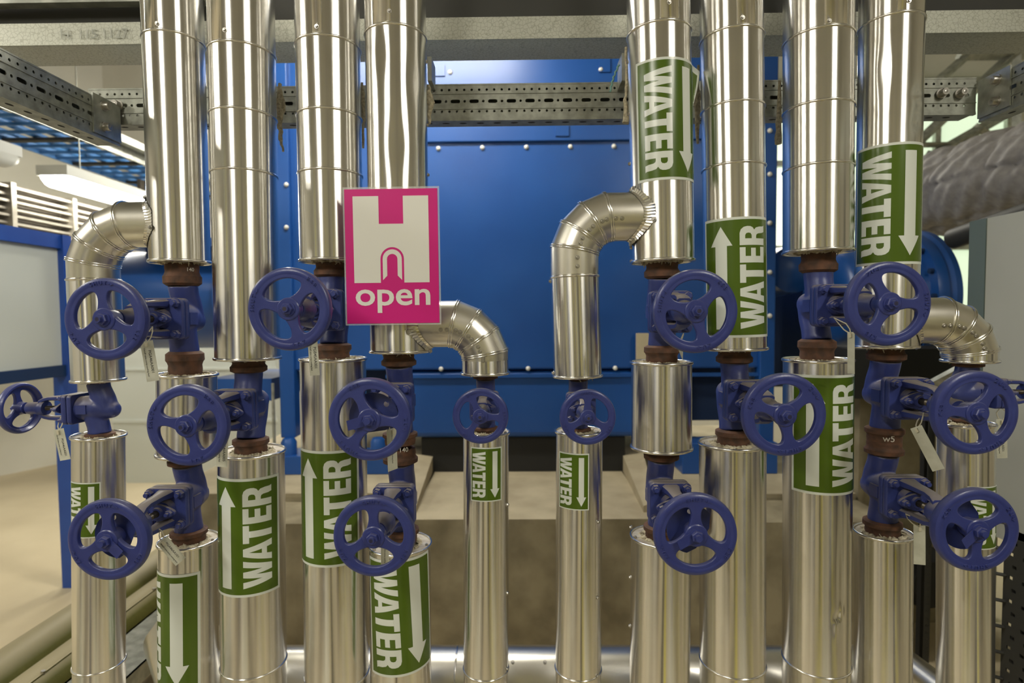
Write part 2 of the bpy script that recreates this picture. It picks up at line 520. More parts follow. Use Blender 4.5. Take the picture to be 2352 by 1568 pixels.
TOPZ = 3.1
PG = 'insulated pipes with shiny aluminium cladding'
p1 = riser('upper shiny clad pipe furthest left, with the bent side branch at its lower end', (0, 320, 468), (602, 341, 484), z_top=TOPZ, rings=(66,), capb=True, seed=1, group=PG)
seam(p1, 66, 355, side=-1, width=.03, screws=[(361, 53)])
p2 = riser('upper clad pipe second from left, long, behind the second upper handwheel', (95, 476, 632), (822, 491, 645), z_top=TOPZ, rings=(91, 244, 384), capb=True, seed=2, group=PG)
seam(p2, 91, 508, side=-1, width=.035, screws=[(516, 68)])
p3 = riser('upper clad pipe third from left, ending behind the left edge of the pink sign', (100, 677, 827), (600, 688, 836), z_top=TOPZ, rings=(77, 245, 385), capb=True, seed=3, group=PG)
seam(p3, 77, 716, side=1, width=.024, screws=[(727, 60)])
p4 = riser('upper clad pipe passing behind the pink open sign, with side branch below it', (75, 838, 978), (806, 850, 988), z_top=TOPZ, rings=(52,), capb=True, seed=4, group=PG, dents=((180, 38, .002, .05, .25), (330, 0, .0025, .06, .3), (120, -30, .0015, .05, .2)))
seam(p4, 52, 898, side=-1, width=.05, screws=[(894, 25)]); side_screws(p4, (108, 262, 383), 82)
p7 = riser('upper clad pipe with a downward WATER label and side branch on its left', (100, 1441, 1588), (600, 1451, 1595), z_top=TOPZ, rings=(44,), capb=True, seed=5, group=PG)
seam(p7, 44, 1515, side=1, width=.05, screws=[(1537, 5)]); side_screws(p7, (103, 230, 352, 438, 557, 590), -82)
p8 = riser('upper clad pipe with an upward WATER label behind a right handwheel', (100, 1606, 1758), (800, 1620, 1761), z_top=TOPZ, rings=(57, 228, 370), capb=True, seed=6, group=PG)
seam(p8, 57, 1692, side=1, width=.05, screws=[(1706, 40)])
p9 = riser('unlabelled upper clad pipe second from right, ending in wool and a rusty neck', (100, 1797, 1966), (578, 1799, 1961), z_top=TOPZ, rings=(57, 226, 370), capb=True, seed=7, group=PG)
seam(p9, 57, 1893, side=1, width=.06, screws=[(1905, 47)])
p10 = riser('upper clad pipe furthest right, with a downward WATER label and dented side', (50, 1968, 2130), (795, 1963, 2108), z_top=TOPZ, rings=(25,), capb=True, seed=8, group=PG, dents=((215, 52, .0035, .012, .16), (240, 58, .0035, .010, .16), (262, 54, .003, .010, .15), (284, 52, .003, .012, .17), (150, -10, .0015, .05, .2)))
seam(p10, 25, 2082, side=-1, width=.02, screws=[(2088, 2)])
lab7 = sticker(p7, 130, 412, -4); sticker(p8, 497, 775, 34, up=True); sticker(p10, 325, 606, -22)

peel_ = None
def peel(R, lab, ang0, ya, yb, n=8, out=.016):
    z1, z0 = R.zl(ya), R.zl(yb); p0 = R.phiv + math.radians(ang0)
    bm = bmesh.new(); V = []
    for j in range(7):
        g = j / 6; row = []
        for i in range(n + 1):
            f = i / n; k = (1 - g) * 1.0
            a = p0 + f * .42 * k; rr = R.r + .0022 + out * 1.4 * (f ** 1.6) * k
            row.append(bm.verts.new((rr * math.sin(a), -rr * math.cos(a), z1 + (z0 - z1) * g - .004 * f)))
        V.append(row)
    for j in range(6):
        for i in range(n):
            f = bm.faces.new((V[j][i], V[j][i + 1], V[j + 1][i + 1], V[j + 1][i])); f.material_index = 1 if (i < n - 2 and j > 0) else 0
    o = finish('peeling_corner', bm, [WHITEV, GREEN], lab, 60)
    md = o.modifiers.new('s', 'SOLIDIFY'); md.thickness = .0005
ZB = .02
s1 = riser('short clad sleeve between the two valves of the leftmost upper pipe', (860, 356, 500), (1040, 357, 499), capt=True, capb=True, seed=11, name='insulated_sleeve', group='short clad sleeves between two valves')
s7 = riser('short clad sleeve between two valves, right of the blue machine centre', (832, 1450, 1589), (1026, 1450, 1590), capt=True, capb=True, seed=12, name='insulated_sleeve', group='short clad sleeves between two valves')
l1 = riser('lower clad pipe with only a downward arrow showing, below tilted paper tag', (1240, 361, 501), (1568, 362, 503), z_bot=ZB, capt=True, seed=13, group=PG)
l2 = riser('lower clad pipe with upward WATER label, second large one from left', (1036, 500, 652), (1568, 503, 661), z_bot=ZB, capt=True, rings=(1563,), seed=14, group=PG)
l3 = riser('lower clad pipe with upward WATER label under the pink sign', (824, 689, 840), (1500, 697, 848), z_bot=ZB, capt=True, rings=(1590,), seed=15, group=PG)
l4 = riser('lower clad pipe with slightly tilted downward WATER label reaching the bottom edge', (1248, 848, 989), (1568, 850, 991), z_bot=ZB, capt=True, seed=16, group=PG)
l7 = riser('plain lower clad pipe behind the lowest handwheel right of centre', (1232, 1449, 1590), (1560, 1447, 1584), z_bot=ZB, capt=True, seed=17, group=PG)
l8 = riser('plain tall lower clad pipe third from right, no label', (1018, 1607, 1760), (1568, 1606, 1761), z_bot=ZB, capt=True, rings=(1562,), seed=18, group=PG)
l9 = riser('lower clad pipe with upward WATER label and a dent below it', (826, 1798, 1962), (1500, 1796, 1957), z_bot=ZB, capt=True, rings=(1560,), seed=19, group=PG, dents=((1418, 36, .004, .012, .10), (1405, 44, -.002, .02, .06), (1440, 33, -.002, .03, .05), (1330, 38, .0012, .09, .04)))
l10 = riser('plain lower clad pipe right of the dented one, below the rusty double valve', (1222, 1961, 2100), (1568, 1960, 2098), z_bot=ZB, capt=True, seed=20, group=PG)
sticker(l1, 1320, 1594, -90); sticker(l2, 1100, 1372, 8, up=True); sticker(l3, 1036, 1303, 4, up=True)
sticker(l4, 1288, 1556, -27, tilt=.05); sticker(l9, 862, 1138, 48, up=True)
side_screws(l7, (1240, 1362, 1480), -82)

peel(p7, lab7, 80, 132, 225)
# small bypass pipes
def small(label, top, bot, **k):
    return riser(label, top, bot, stub=.026, **k)
b0 = small('slim clad pipe at far left, hanging from the bend of the leftmost pipe', (640, 148, 281), (872, 164, 287), capb=True, seed=31, rings=(640,), group=PG)
b6 = small('slim clad pipe hanging in front of the blue machine, right of centre', (632, 1265, 1375), (862, 1271, 1383), capb=True, seed=32, rings=(632,), group=PG)
side_screws(b6, (640, 860), -84)
b5 = small('short slim clad stub under the bend beside the pink sign', (826, 1060, 1168), (856, 1061, 1168), capb=True, seed=33, group=PG)
b11 = small('short slim clad stub under the bend at far right', (800, 2160, 2298), (828, 2161, 2296), capb=True, seed=34, group=PG)
k0 = small('slim lower clad pipe furthest left, its small WATER label partly behind a handwheel', (1000, 164, 288), (1568, 161, 292), z_bot=ZB, capt=True, seed=35, rings=(1552,), group=PG)
k5 = small('slim lower clad pipe with small downward WATER label, left of the centre gap', (992, 1065, 1168), (1568, 1064, 1168), z_bot=ZB, capt=True, seed=36, rings=(1566,), group=PG)
k6 = small('slim lower clad pipe with small downward WATER label, right of the centre gap', (990, 1277, 1384), (1568, 1275, 1381), z_bot=ZB, capt=True, seed=37, rings=(1566,), group=PG)
k11 = small('slim lower clad pipe furthest right, small WATER label seen through a handwheel', (972, 2150, 2289), (1568, 2148, 2287), z_bot=ZB, capt=True, seed=38, group=PG)
for R, a, b, ang in ((k0, 1108, 1235, -56), (k5, 1028, 1152, -18), (k6, 1042, 1172, -33), (k11, 1118, 1262, 26)):
    sticker(R, a, b, ang, W=.082, big=False)
side_screws(k5, (1170, 1378, 1556), 66); side_screws(k6, (1204, 1380, 1562), 52)

# ------------------------------------------------------------------ segmented bends
def gore_elbow(label, start, cx, r, Rb, sgn, main, end_z, screws=True, seed=0):
    """horizontal stub leaving the main pipe (x start -> bend) then turning down to the axis cx; segmented"""
    zc = start[1]; Y = YP
    x_arc = cx - sgn * Rb             # where the bend begins, centre of the arc below it
    C = Vector((x_arc, Y, zc - Rb))
    root = thing('pipe_bend', label, 'pipe bend', (start[0], Y, zc), group='segmented clad bends')
    org = Vector((start[0], Y, zc))
    # mitre joints at 11.25 + 22.5 k degrees
    js = [11.25, 33.75, 56.25, 78.75]
    dirs = [Vector((sgn * math.cos(math.radians(22.5 * k)), 0, -math.sin(math.radians(22.5 * k)))) for k in range(5)]
    pts = []; Rm = Rb / math.cos(math.radians(11.25))
    for j in js:
        t = math.radians(j); pts.append(C + Vector((sgn * math.sin(t) * Rm, 0, math.cos(t) * Rm)))
    pts[0] = Vector((C.x + sgn * Rb * math.tan(math.radians(11.25)), Y, zc)); pts[-1] = Vector((cx, Y, C.z + Rb * math.tan(math.radians(11.25))))
    P = [org] + pts + [Vector((cx, Y, end_z))]
    norms = [Vector((sgn, 0, 0))] + [Vector((sgn * math.cos(math.radians(j)), 0, -math.sin(math.radians(j)))) for j in js] + [Vector((0, 0, -1))]
    seg = 64
    def ring_pts(p, d, n, rr):
        ez = Vector((0, 1, 0)); ex = d.cross(ez).normalized(); out = []
        for k in range(seg):
            t = 2 * PI * k / seg; q = p + (ez * math.cos(t) + ex * math.sin(t)) * rr
            q = q + d * ((p - q).dot(n) / d.dot(n)); out.append(q)
        return out
    rnd = random.Random(seed)
    mxx = main.x0 + (main.x1 - main.x0) * (zc - main.z0) / (main.z1 - main.z0)
    for i in range(5):
        bm = bmesh.new(); d = dirs[i]
        rr = r * (1 + (.006 if i % 2 else 0))
        A = [bm.verts.new(q - org) for q in ring_pts(P[i], d, norms[i], rr)]
        if i == 0:
            for v in A:
                v.co.x = mxx - org.x + sgn * (math.sqrt(max(main.r ** 2 - v.co.y ** 2, 0)) - .0015)
        B = [bm.verts.new(q - org) for q in ring_pts(P[i + 1], d, norms[i + 1], rr)]
        for k in range(seg): bm.faces.new((A[k], A[(k + 1) % seg], B[(k + 1) % seg], B[k]))
        finish('bend_segment', bm, ALU2, root, 60)
        if i > 0:
            bm = bmesh.new()
            c = ring_pts(P[i], d, norms[i], r + .0012); cen = P[i]
            for shift in (-.0026, .0026):
                loop = []
                for q in c:
                    rad = (q - cen).normalized(); nn = norms[i]
                    loop.append([bm.verts.new(q + nn * shift + rad * .0022 * math.cos(a) + nn * .0022 * math.sin(a) - org) for a in [2 * PI * w / 6 for w in range(6)]])
                for k in range(seg):
                    for w in range(6): bm.faces.new((loop[k][w], loop[k][(w + 1) % 6], loop[(k + 1) % seg][(w + 1) % 6], loop[(k + 1) % seg][w]))
            finish('seam_ring', bm, BEAD, root, 60)
        if screws:
            for fq in ((.36, .68) if i else (.62, .85)):
                p = P[i].lerp(P[i + 1], fq); ex = Vector((0, -1, 0)); up_ = ex.cross(d).normalized() * (1 if sgn < 0 else -1)
                up_ = Vector((0, 0, 1)) * .0 + up_ * 0
                dn = (C - p); dn.y = 0; dn.normalize()
                nv = (Vector((0, -1, 0)) * .97 + dn * (.22 - .05 * i)).normalized(); c = p + nv * r - org
                bm = bmesh.new(); tube(bm, [c - nv * .002, c + nv * .0014], .0056, 14); hexa(bm, c + nv * .001, .0038, .004, nv)
                finish('screw', bm, SCREWM, root, 35)
    # crimped collar against the main pipe
    bm = bmesh.new(); n = 120; V = []
    for q, (ext, lift) in enumerate(((0.001, .010), (.003, .0035), (.012, .0016))):
        ringv = []
        for k in range(n):
            t = 2 * PI * k / n; z_ = 1 if k % 2 else -1
            e = r + ext + (.0006 * z_ if q == 1 else (.0010 * z_ + rnd.uniform(-.0012, .0012) if q == 2 else 0))
            yy, zz = e * math.cos(t), e * math.sin(t)
            yy = max(-.93 * main.r, min(.93 * main.r, yy))
            xx = math.sqrt(max((main.r + .001) ** 2 - yy * yy, 0)) + lift + (.0007 * z_ if q else 0)
            mx = main.x0 + (main.x1 - main.x0) * (zc - main.z0) / (main.z1 - main.z0)
            ringv.append(bm.verts.new(Vector((mx + sgn * xx, Y + yy, zc + zz)) - org))
        V.append(ringv)
    for a, b in ((0, 1), (1, 2)):
        for k in range(n): bm.faces.new((V[a][k], V[a][(k + 1) % n], V[b][(k + 1) % n], V[b][k]))
    o = finish('crimped_collar', bm, BEAD, root, 20)
    for t in (1.9, 3.4, 4.6):
        e = r + .010; yy, zz = e * math.cos(t), e * math.sin(t)
        yy = max(-.9 * main.r, min(.9 * main.r, yy))
        xx = math.sqrt(max(main.r ** 2 - yy * yy, 0))
        mx = main.x0 + (main.x1 - main.x0) * (zc - main.z0) / (main.z1 - main.z0)
        nv = Vector((sgn * xx, yy, 0)).normalized(); c = Vector((mx + sgn * xx, Y + yy, zc + zz)) + nv * .003 - org
        bm = bmesh.new(); tube(bm, [c, c + nv * .0014], .006, 12); hexa(bm, c + nv * .001, .004, .004, nv)
        finish('screw', bm, SCREWM, root, 35)
    return root

def bend_at(label, main, slim, y_center, px_main, Rb, sgn, screws, seed):
    zc = U(px_main, y_center, YP).z
    mx = main.x0 + (main.x1 - main.x0) * (zc - main.z0) / (main.z1 - main.z0)
    gore_elbow(label, (mx + sgn * (main.r - .012), zc), slim.x1, slim.r * .985, Rb, sgn, main, slim.z1 - .004, screws, seed)
bend_at('plain segmented clad bend at far left, beside the lit lamp', p1, b0, 516, 330, .120, -1, False, 1)
bend_at('segmented clad bend in front of the blue machine, rows of screws, opening left', p7, b6, 498, 1450, .103, -1, True, 2)
bend_at('segmented clad bend just right of the pink sign', p4, b5, 744, 990, .096, 1, True, 3)
bend_at('segmented clad bend at far right beside the grey cabinet', p10, b11, 736, 2110, .098, 1, True, 4)

# ------------------------------------------------------------------ valves (prototype meshes)
def to_mesh(bm, mats, smooth=40):
    me = bpy.data.meshes.new('m')
    bmesh.ops.recalc_face_normals(bm, faces=bm.faces)
    for f in bm.faces: f.smooth = True
    for e in bm.edges:
        if len(e.link_faces) == 2 and e.calc_face_angle(0) > math.radians(smooth): e.smooth = False
    bm.to_mesh(me); bm.free()
    for mm in (mats if isinstance(mats, (list, tuple)) else [mats]): me.materials.append(mm)
    return me

def rounded_square(h, rc, n=5):
    P = []
    for q, (sx, sy) in enumerate(((1, 1), (-1, 1), (-1, -1), (1, -1))):
        for k in range(n + 1):
            t = q * PI / 2 + PI / 2 * k / n
            P.append((sx * (h - rc) + rc * math.cos(t), sy * (h - rc) + rc * math.sin(t)))
    return P

def plate_y(bm, P, y0, y1, bev=.002):
    """prism of polygon P (x,z) between y0 and y1"""
    rings = []
    cx = sum(p[0] for p in P) / len(P); cz = sum(p[1] for p in P) / len(P)
    s = 1 if y1 > y0 else -1
    for y, k in ((y0, .97), (y0 + s * bev, 1), (y1 - s * bev, 1), (y1, .97)):
        rings.append([bm.verts.new((cx + (a - cx) * k, y, cz + (b - cz) * k)) for a, b in P])
    n = len(P)
    for i in range(3):
        for k in range(n): bm.faces.new((rings[i][k], rings[i][(k + 1) % n], rings[i + 1][(k + 1) % n], rings[i + 1][k]))
    bm.faces.new(rings[0][::-1]); bm.faces.new(rings[3])

bm = bmesh.new()   # body: top port runs to the rear knob, lower port from the front chamber
tube(bm, [(0, 0, .088), (0, .006, .062), (0, .020, .030), (0, .030, .0), (0, .032, -.012)], [.0345, .0335, .034, .033, .029], 28)
tube(bm, [(0, 0, -.088), (0, -.003, -.062), (0, -.010, -.035), (0, -.012, 0)], [.0345, .033, .034, .034], 28)
tube(bm, [(0, .068, -.008), (0, .064, -.008), (0, .054, -.007), (0, .030, -.004), (0, .005, 0), (0, -.025, 0), (0, -.066, 0)], [.010, .020, .0275, .034, .041, .042, .040], 28)
me = bpy.data.meshes.new('m'); bm.to_mesh(me); bm.free()
me = mod_mesh(me, [('REMESH', dict(mode='VOXEL', voxel_size=.0032)), ('SMOOTH', dict(factor=.6, iterations=7))])
bm = bmesh.new(); bm.from_mesh(me)
plate_y(bm, rounded_square(.050, .012), -.058, -.073)
box(bm, (0.040, -.030, 0), (.008, .034, .03)); box(bm, (-.040, -.030, 0), (.008, .034, .03))
M_BODY = to_mesh(bm, VBLUE, 45)
bm = bmesh.new()
plate_y(bm, rounded_square(.050, .012), -.0755, -.092)
tube(bm, [(0, -.09, 0), (0, -.108, 0)], [.026, .021], 24)
M_BONNET = to_mesh(bm, VBLUE, 40)
bm = bmesh.new()
for s in (1, -1):
    path = [(-.090, .036), (-.120, .035), (-.165, .0335), (-.183, .029), (-.196, .021)]
    rings = []
    for i, (y, z) in enumerate(path):
        w = (.021, .015, .013, .014, .016)[i]; t = (.011, .008, .0065, .007, .008)[i]
        rings.append([bm.verts.new((a * w, y, s * z + b * t)) for a, b in ((-1, -.6), (-.7, -1), (.7, -1), (1, -.6), (1, .6), (.7, 1), (-.7, 1), (-1, .6))])
    for i in range(len(rings) - 1):
        for k in range(8): bm.faces.new((rings[i][k], rings[i][(k + 1) % 8], rings[i + 1][(k + 1) % 8], rings[i + 1][k]))
    bm.faces.new(rings[0][::-1]); bm.faces.new(rings[-1])
lathe(bm, [(.0085, -.180), (.024, -.180), (.0265, -.188), (.024, -.204), (.0205, -.212), (.0205, -.240), (.018, -.243), (.0085, -.243)], 32, axis='Y', closed=True)
M_YOKE = to_mesh(bm, VBLUE, 45)
bm = bmesh.new()
P = [(.042 * math.cos(t) if abs(math.cos(t)) > .3 else .042 * math.cos(t), (.013 + .008 * (1 - abs(math.cos(t)))) * math.sin(t)) for t in [2 * PI * k / 28 for k in range(28)]]
plate_y(bm, P, -.116, -.124)
lathe(bm, [(.0085, -.124), (.014, -.124), (.013, -.131), (.0085, -.131)], 20, axis='Y', closed=True)
M_GLAND = to_mesh(bm, VBLUE, 40)
bm = bmesh.new()
tube(bm, [(0, -.105, 0), (0, -.150, 0)], .0075, 16)
zz = -.150
prof = []
while zz > -.205: prof += [(.0082, zz), (.0070, zz - .0012)]; zz -= .0024
lathe(bm, prof, 16, axis='Y')
tube(bm, [(0, -.205, 0), (0, -.297, 0)], [.0072, .0068], 16)
tube(bm, [(0, -.296, 0), (0, -.301, 0)], [.0062, .0045], 16)
M_STEM = to_mesh(bm, STEM, 40)
def bolt_mesh(r, stud):
    bm = bmesh.new()
    tube(bm, [(0, 0, 0), (0, -.0015, 0)], r * 1.15, 16)
    hexa(bm, (0, -.001, 0), r, r * .95, (0, -1, 0), .3)
    tube(bm, [(0, -.002, 0), (0, -stud, 0)], r * .52, 12)
    return to_mesh(bm, VBLUE, 35)
M_BOLT = bolt_mesh(.0105, .019); M_NUT = bolt_mesh(.0085, .017)
bm = bmesh.new()   # rusty weld neck, local z up from the valve port
lathe(bm, [(.030, -.002), (.036, -.002), (.044, .003), (.0445, .016), (.041, .020), (.0385, .026), (.0395, .034), (.038, .05), (.030, .05)], 48, closed=True)
M_NECK = to_mesh(bm, RUST, 30)

WR = .0865
half = [(0, .235), (.12, .242), (.25, .272), (.37, .325), (.455, .395), (.495, .465), (.485, .53), (.43, .60), (.33, .672), (.18, .735), (0, .757)]
hole = half + [(-a, b) for a, b in half[-2:0:-1]]
def smooth_poly(P, it=2):
    for _ in range(it):
        Q = []
        for i in range(len(P)):
            a, b = P[i], P[(i + 1) % len(P)]
            Q += [(a[0] * .75 + b[0] * .25, a[1] * .75 + b[1] * .25), (a[0] * .25 + b[0] * .75, a[1] * .25 + b[1] * .75)]
        P = Q
    return P
hole = smooth_poly([(a * 1.02, .50 + (b - .50) * 1.05) for a, b in hole], 1)
polys = [[(.93 * WR * math.cos(2 * PI * k / 72), .93 * WR * math.sin(2 * PI * k / 72)) for k in range(72)]]
for q in range(3):
    t = q * 2 * PI / 3 - PI / 2      # hole centred on angle 0
    polys.append([((a * math.cos(t) - b * math.sin(t)) * WR, (a * math.sin(t) + b * math.cos(t)) * WR) for a, b in hole])
me = curve_mesh(polys, extrude=.0035, bevel=.0022)
bm = bmesh.new(); bm.from_mesh(me)
for v in bm.verts:
    x, y, z = v.co; v.co = (x, -z, y)
lathe(bm, [(.79 * WR, -.0045), (.86 * WR, -.0068), (.93 * WR, -.0066), (.975 * WR, -.0040), (WR, .0025), (.995 * WR, .010), (.96 * WR, .0155), (.90 * WR, .0165), (.85 * WR, .012), (.80 * WR, .0055)], 96, axis='Y', closed=True)
lathe(bm, [(.007, -.0085), (.0215, -.0085), (.0235, -.007), (.0235, .002), (.0195, .018), (.0195, .024), (.007, .024)], 40, axis='Y', closed=True)
M_WHEEL = to_mesh(bm, WBLUE, 35)
M_LETT = []
for word, ang, sz in (('KSB', 60, .0118), ('SHUT-', 180, .0118), ('ZU-', 300, .0118)):
    tm = text_mesh(' '.join(word) if len(word) > 2 else word, sz * .92, .0, .0013)
    b2 = bmesh.new(); b2.from_mesh(tm)
    if word != 'KSB':
        xs = max(v.co.x for v in b2.verts)
        tri = [b2.verts.new((xs + .0012 + a, b, c)) for c in (-.0009, .0009) for a, b in ((0, .0035), (.0065, 0), (0, -.0035))]
        b2.faces.new(tri[:3]); b2.faces.new(tri[3:])
        for k in range(3): b2.faces.new((tri[k], tri[(k + 1) % 3], tri[3 + (k + 1) % 3], tri[3 + k]))
    t0 = math.radians(ang)
    for v in b2.verts:
        rr = .865 * WR + v.co.y; t = t0 - v.co.x / (.865 * WR)
        v.co = (rr * math.cos(t), -.0070 - v.co.z, rr * math.sin(t))
    M_LETT.append(to_mesh(b2, WBLUE, 30))
bm = bmesh.new()
tube(bm, [(0, -.008, 0), (0, -.0105, 0)], .0155, 24)
hexa(bm, (0, -.010, 0), .0125, .009, (0, -1, 0), .2)
tube(bm, [(0, -.018, 0), (0, -.026, 0)], [.0072, .0066], 16)
M_HUB = to_mesh(bm, [WBLUE], 35)
# position indicator: pierced half disc behind the wheel with a folded tab in front
disc = [(.052 * math.cos(t), .052 * math.sin(t)) for t in [math.radians(-20 + 220 * k / 24) for k in range(25)]] + [(-.03, -.03), (.02, -.032)]
dh = [[(ox + .006 * math.cos(t), oy + .006 * math.sin(t)) for t in [2 * PI * k / 14 for k in range(14)]] for ox, oy in ((.032, .022),)]
me = curve_mesh([disc] + dh, extrude=.0008)
bm = bmesh.new(); bm.from_mesh(me)
for v in bm.verts:
    x, y, z = v.co; v.co = (x, .030 - z, y)
M_PLATE = to_mesh(bm, VBLUE, 30)
bm = bmesh.new()
tabp = [(-.012, -.0105), (-.040, -.0125), (-.040, .008), (-.012, .0105)]
A = [bm.verts.new((x, -.0095, z)) for x, z in tabp]; B = [bm.verts.new((x - (.0 if k in (0, 3) else .003), -.0113 - (0 if k in (0, 3) else .006), z)) for k, (x, z) in enumerate(tabp)]
A[1].co.y -= .006; A[2].co.y -= .006
bm.faces.new(A); bm.faces.new(B[::-1])
for k in range(4): bm.faces.new((A[k], A[(k + 1) % 4], B[(k + 1) % 4], B[k]))
M_TAB = to_mesh(bm, WBLUE, 30)

def valve(label, x, z, ang, rotz=0., flip=False, scale=1., plate=None, necks=(1, 1), wdx=0., wdz=0., L=.275, Y=YP, dusty=False, chalk=None):
    small_ = scale < .9
    root = thing('globe_valve', label, 'valve', (x, Y, z), (0, 0, rotz), 'blue globe valves with handwheels', scale)
    b = place('body', M_BODY, root, rot=(0, PI, 0) if flip else None)
    bo = place('bonnet', M_BONNET, root)
    for sx in (1, -1):
        for sz in (1, -1): place('bolt', M_BOLT, bo, (sx * .0375, -.092, sz * .0375), (0, random.uniform(0, 1), 0))
    place('yoke', M_YOKE, root)
    g = place('gland', M_GLAND, root)
    for sx in (1, -1): place('gland_nut', M_NUT, g, (sx * .029, -.124, 0), (0, random.uniform(0, 1), 0))
    place('spindle', M_STEM, root)
    w = place('handwheel', M_WHEEL, root, (wdx, -L, wdz), (0, -math.radians(ang), 0))
    for ml in M_LETT: place('raised_lettering', ml, w)
    place('hub_nut', M_HUB, w)
    for s, on in ((1, necks[0]), (-1, necks[1])):
        if on: 
            n = place('weld_neck', M_NECK, root, (0, 0, s * .086), (0 if s > 0 else PI, 0, 0), (1, 1, on))
    if plate is not None:
        pl = place('indicator_disc', M_PLATE, root, (0, -L, 0), (0, math.radians(-plate[0]), 0))
        if plate[1] is not None: place('lock_tab', M_TAB, root, (0, -L, 0), (0, math.radians(-plate[1]), 0))
    return root

def vz(px, py): return U(px, py, YP).z
def between(up, lo): 
    return (up.x0 + lo.x1) / 2
def vpos(up, lo):
    """centre between two cladding ends"""
    return (up.x0 + lo.x1) / 2, (up.z0 + lo.z1) / 2, up.z0 - lo.z1
VAL = {}
def vset(key, up, lo, label, ang, **k):
    x, z, gap = vpos(up, lo)
    sc_ = k.pop('scale', 1.)
    need = max(gap / 2 + .006 - .086 * sc_, .02) / (.05 * sc_)
    k.setdefault('necks', (need, need))
    dz = k.pop('dz', 0)
    VAL[key] = valve(label, x, z + dz, ang, scale=sc_, **k)
vset('1a', p1, s1, 'upper left globe valve with handwheel in front of the slim bent pipe', -86)
vset('1b', s1, l1, 'lowest left globe valve, dusty, its paper tag tilted over the pipe top', -90, plate=(70, 140), L=.285)
vset('2', p2, l2, 'globe valve second from left, handwheel in front of the short left sleeve', -12, flip=True)
vset('3', p3, l3, 'globe valve just left of the pink sign, dusty wheel', -12, flip=True)
ge = (U(920, 1025, YP).z)
x4 = (p4.x0 + l4.x1) / 2
VAL['4a'] = valve('globe valve below the pink sign with pierced disc behind its wheel, upper of two', x4, (p4.z0 + ge) / 2, 54, plate=(10, 10), necks=(.75, .6), L=.290)
VAL['4b'] = valve('globe valve below the pink sign, lower of two, wheel overlapping a WATER label', x4, (ge + l4.z1) / 2, -90, necks=(.75, .7))
vset('7a', p7, s7, 'globe valve right of centre whose wheel covers the upward white arrow', -15)
vset('7b', s7, l7, 'lowest globe valve right of centre with a bent grey tab on its wheel', -90, plate=(60, 20), L=.285)
vset('8', p8, l8, 'globe valve third from right, wheel overlapping the edge of a WATER label', 100, flip=True)
vset('9', p9, l9, 'globe valve at upper right with wheel directly under the right WATER label', 180, flip=True)
g10 = (U(2040, 1012, YP).z); x10 = (p10.x0 + l10.x1) / 2
VAL['10a'] = valve('dark globe valve at far right, upper of two joined by rusty necks', x10, (p10.z0 + g10) / 2, 115, necks=(.9, .75), L=.285)
VAL['10b'] = valve('dark globe valve at far right, lower of two joined by rusty necks', x10, (g10 + l10.z1) / 2, 90, plate=(100, 30), necks=(.75, .8), L=.295)
vset('0', b0, k0, 'small globe valve at far left, wheel seen from the side', 20, rotz=-PI / 2, scale=.76)
vset('5', b5, k5, 'small globe valve facing front, below the bend beside the pink sign', 175, scale=.72)
vset('6', b6, k6, 'small globe valve facing front, right of the centre gap', -90, scale=.72)
vset('11', b11, k11, 'small globe valve at far right edge, turned to the right', 20, rotz=PI / 2, scale=.76)

# ------------------------------------------------------------------ paper tags on cable ties
def paper_tag(key, label, a, b, width, lines, yaw=0., Yt=1.2, tie_to=None):
    """hangs from pixel a (top centre) to b (bottom centre) at plane Yt"""
    A, B = U(*a, Yt), U(*b, Yt); L = (A - B).length
    tilt = math.atan2(-(A - B).x, (A - B).z)
    root = thing('valve_tag', label, 'tag', A, (0, -tilt, yaw), 'paper tags hanging on the valves')
    me_w = width
    bm = bmesh.new(); box2(bm, (-me_w / 2, -.0004, -L), (me_w / 2, .0004, 0))
    finish('card', bm, TAGM, root)
    for i, (s, x, sz, zc_) in enumerate(lines):
        tm = text_mesh(s, sz, .00005)
        bm = bmesh.new(); bm.from_mesh(tm)
        for v in bm.verts:
            xx, yy, _ = v.co; v.co = (x * me_w + yy, -.0007, -L * zc_ - xx)
        if len(bm.faces): finish('printed_text', bm, INK, root)
    if tie_to is not None:
        T = U(*tie_to[:2], tie_to[2]); inv = Matrix.LocRotScale(A, root.rotation_euler.to_quaternion(), None).inverted()
        t_l = inv @ T; bm = bmesh.new()
        m1 = t_l * .5 + Vector((.010, -.004, .003)); m2 = t_l * .5 + Vector((-.008, .004, .0))
        lo_ = Vector((0, -.001, -.006))
        tube(bm, [lo_, (lo_ + m1) / 2 + Vector((.003, 0, 0)), m1, t_l, m2, (lo_ + m2) / 2 - Vector((.003, 0, 0)), lo_ + Vector((0, .002, 0))], .0014, 6)
        box(bm, lo_ + Vector((0, -.002, -.002)), (.005, .004, .009))
        finish('cable_tie', bm, TIE, root, 50)
TX = 'On/off valve comp cooling fwd'
paper_tag('1a', 'paper tag hanging right of the upper left wheel, printed PGA46AA001', (336, 783), (352, 875), .029, [('PGA46AA001', .12, .0092, .52), (TX, -.26, .0052, .52)], Yt=1.27, tie_to=(350, 750, 1.30))
paper_tag('0', 'paper tag hanging below the small far left valve', (134, 985), (150, 1056), .027, [('PGA46AA501', .15, .008, .6), (TX, -.25, .0042, .5)], Yt=1.40, tie_to=(146, 945, 1.45))
paper_tag('2', 'paper tag hanging beside the short left sleeve, printed PGB46AA005', (512, 990), (509, 1072), .025, [('PGB46AA005', .18, .0085, .55), (TX, -.22, .0048, .5)], Yt=1.27, tie_to=(520, 968, 1.30))
paper_tag('3', 'narrow paper tag hanging right of the wheel beside the pink sign', (717, 772), (723, 862), .021, [('PGB45AA001', .16, .0088, .55), (TX, -.26, .0046, .55)], Yt=1.27, tie_to=(722, 755, 1.30), yaw=.2)
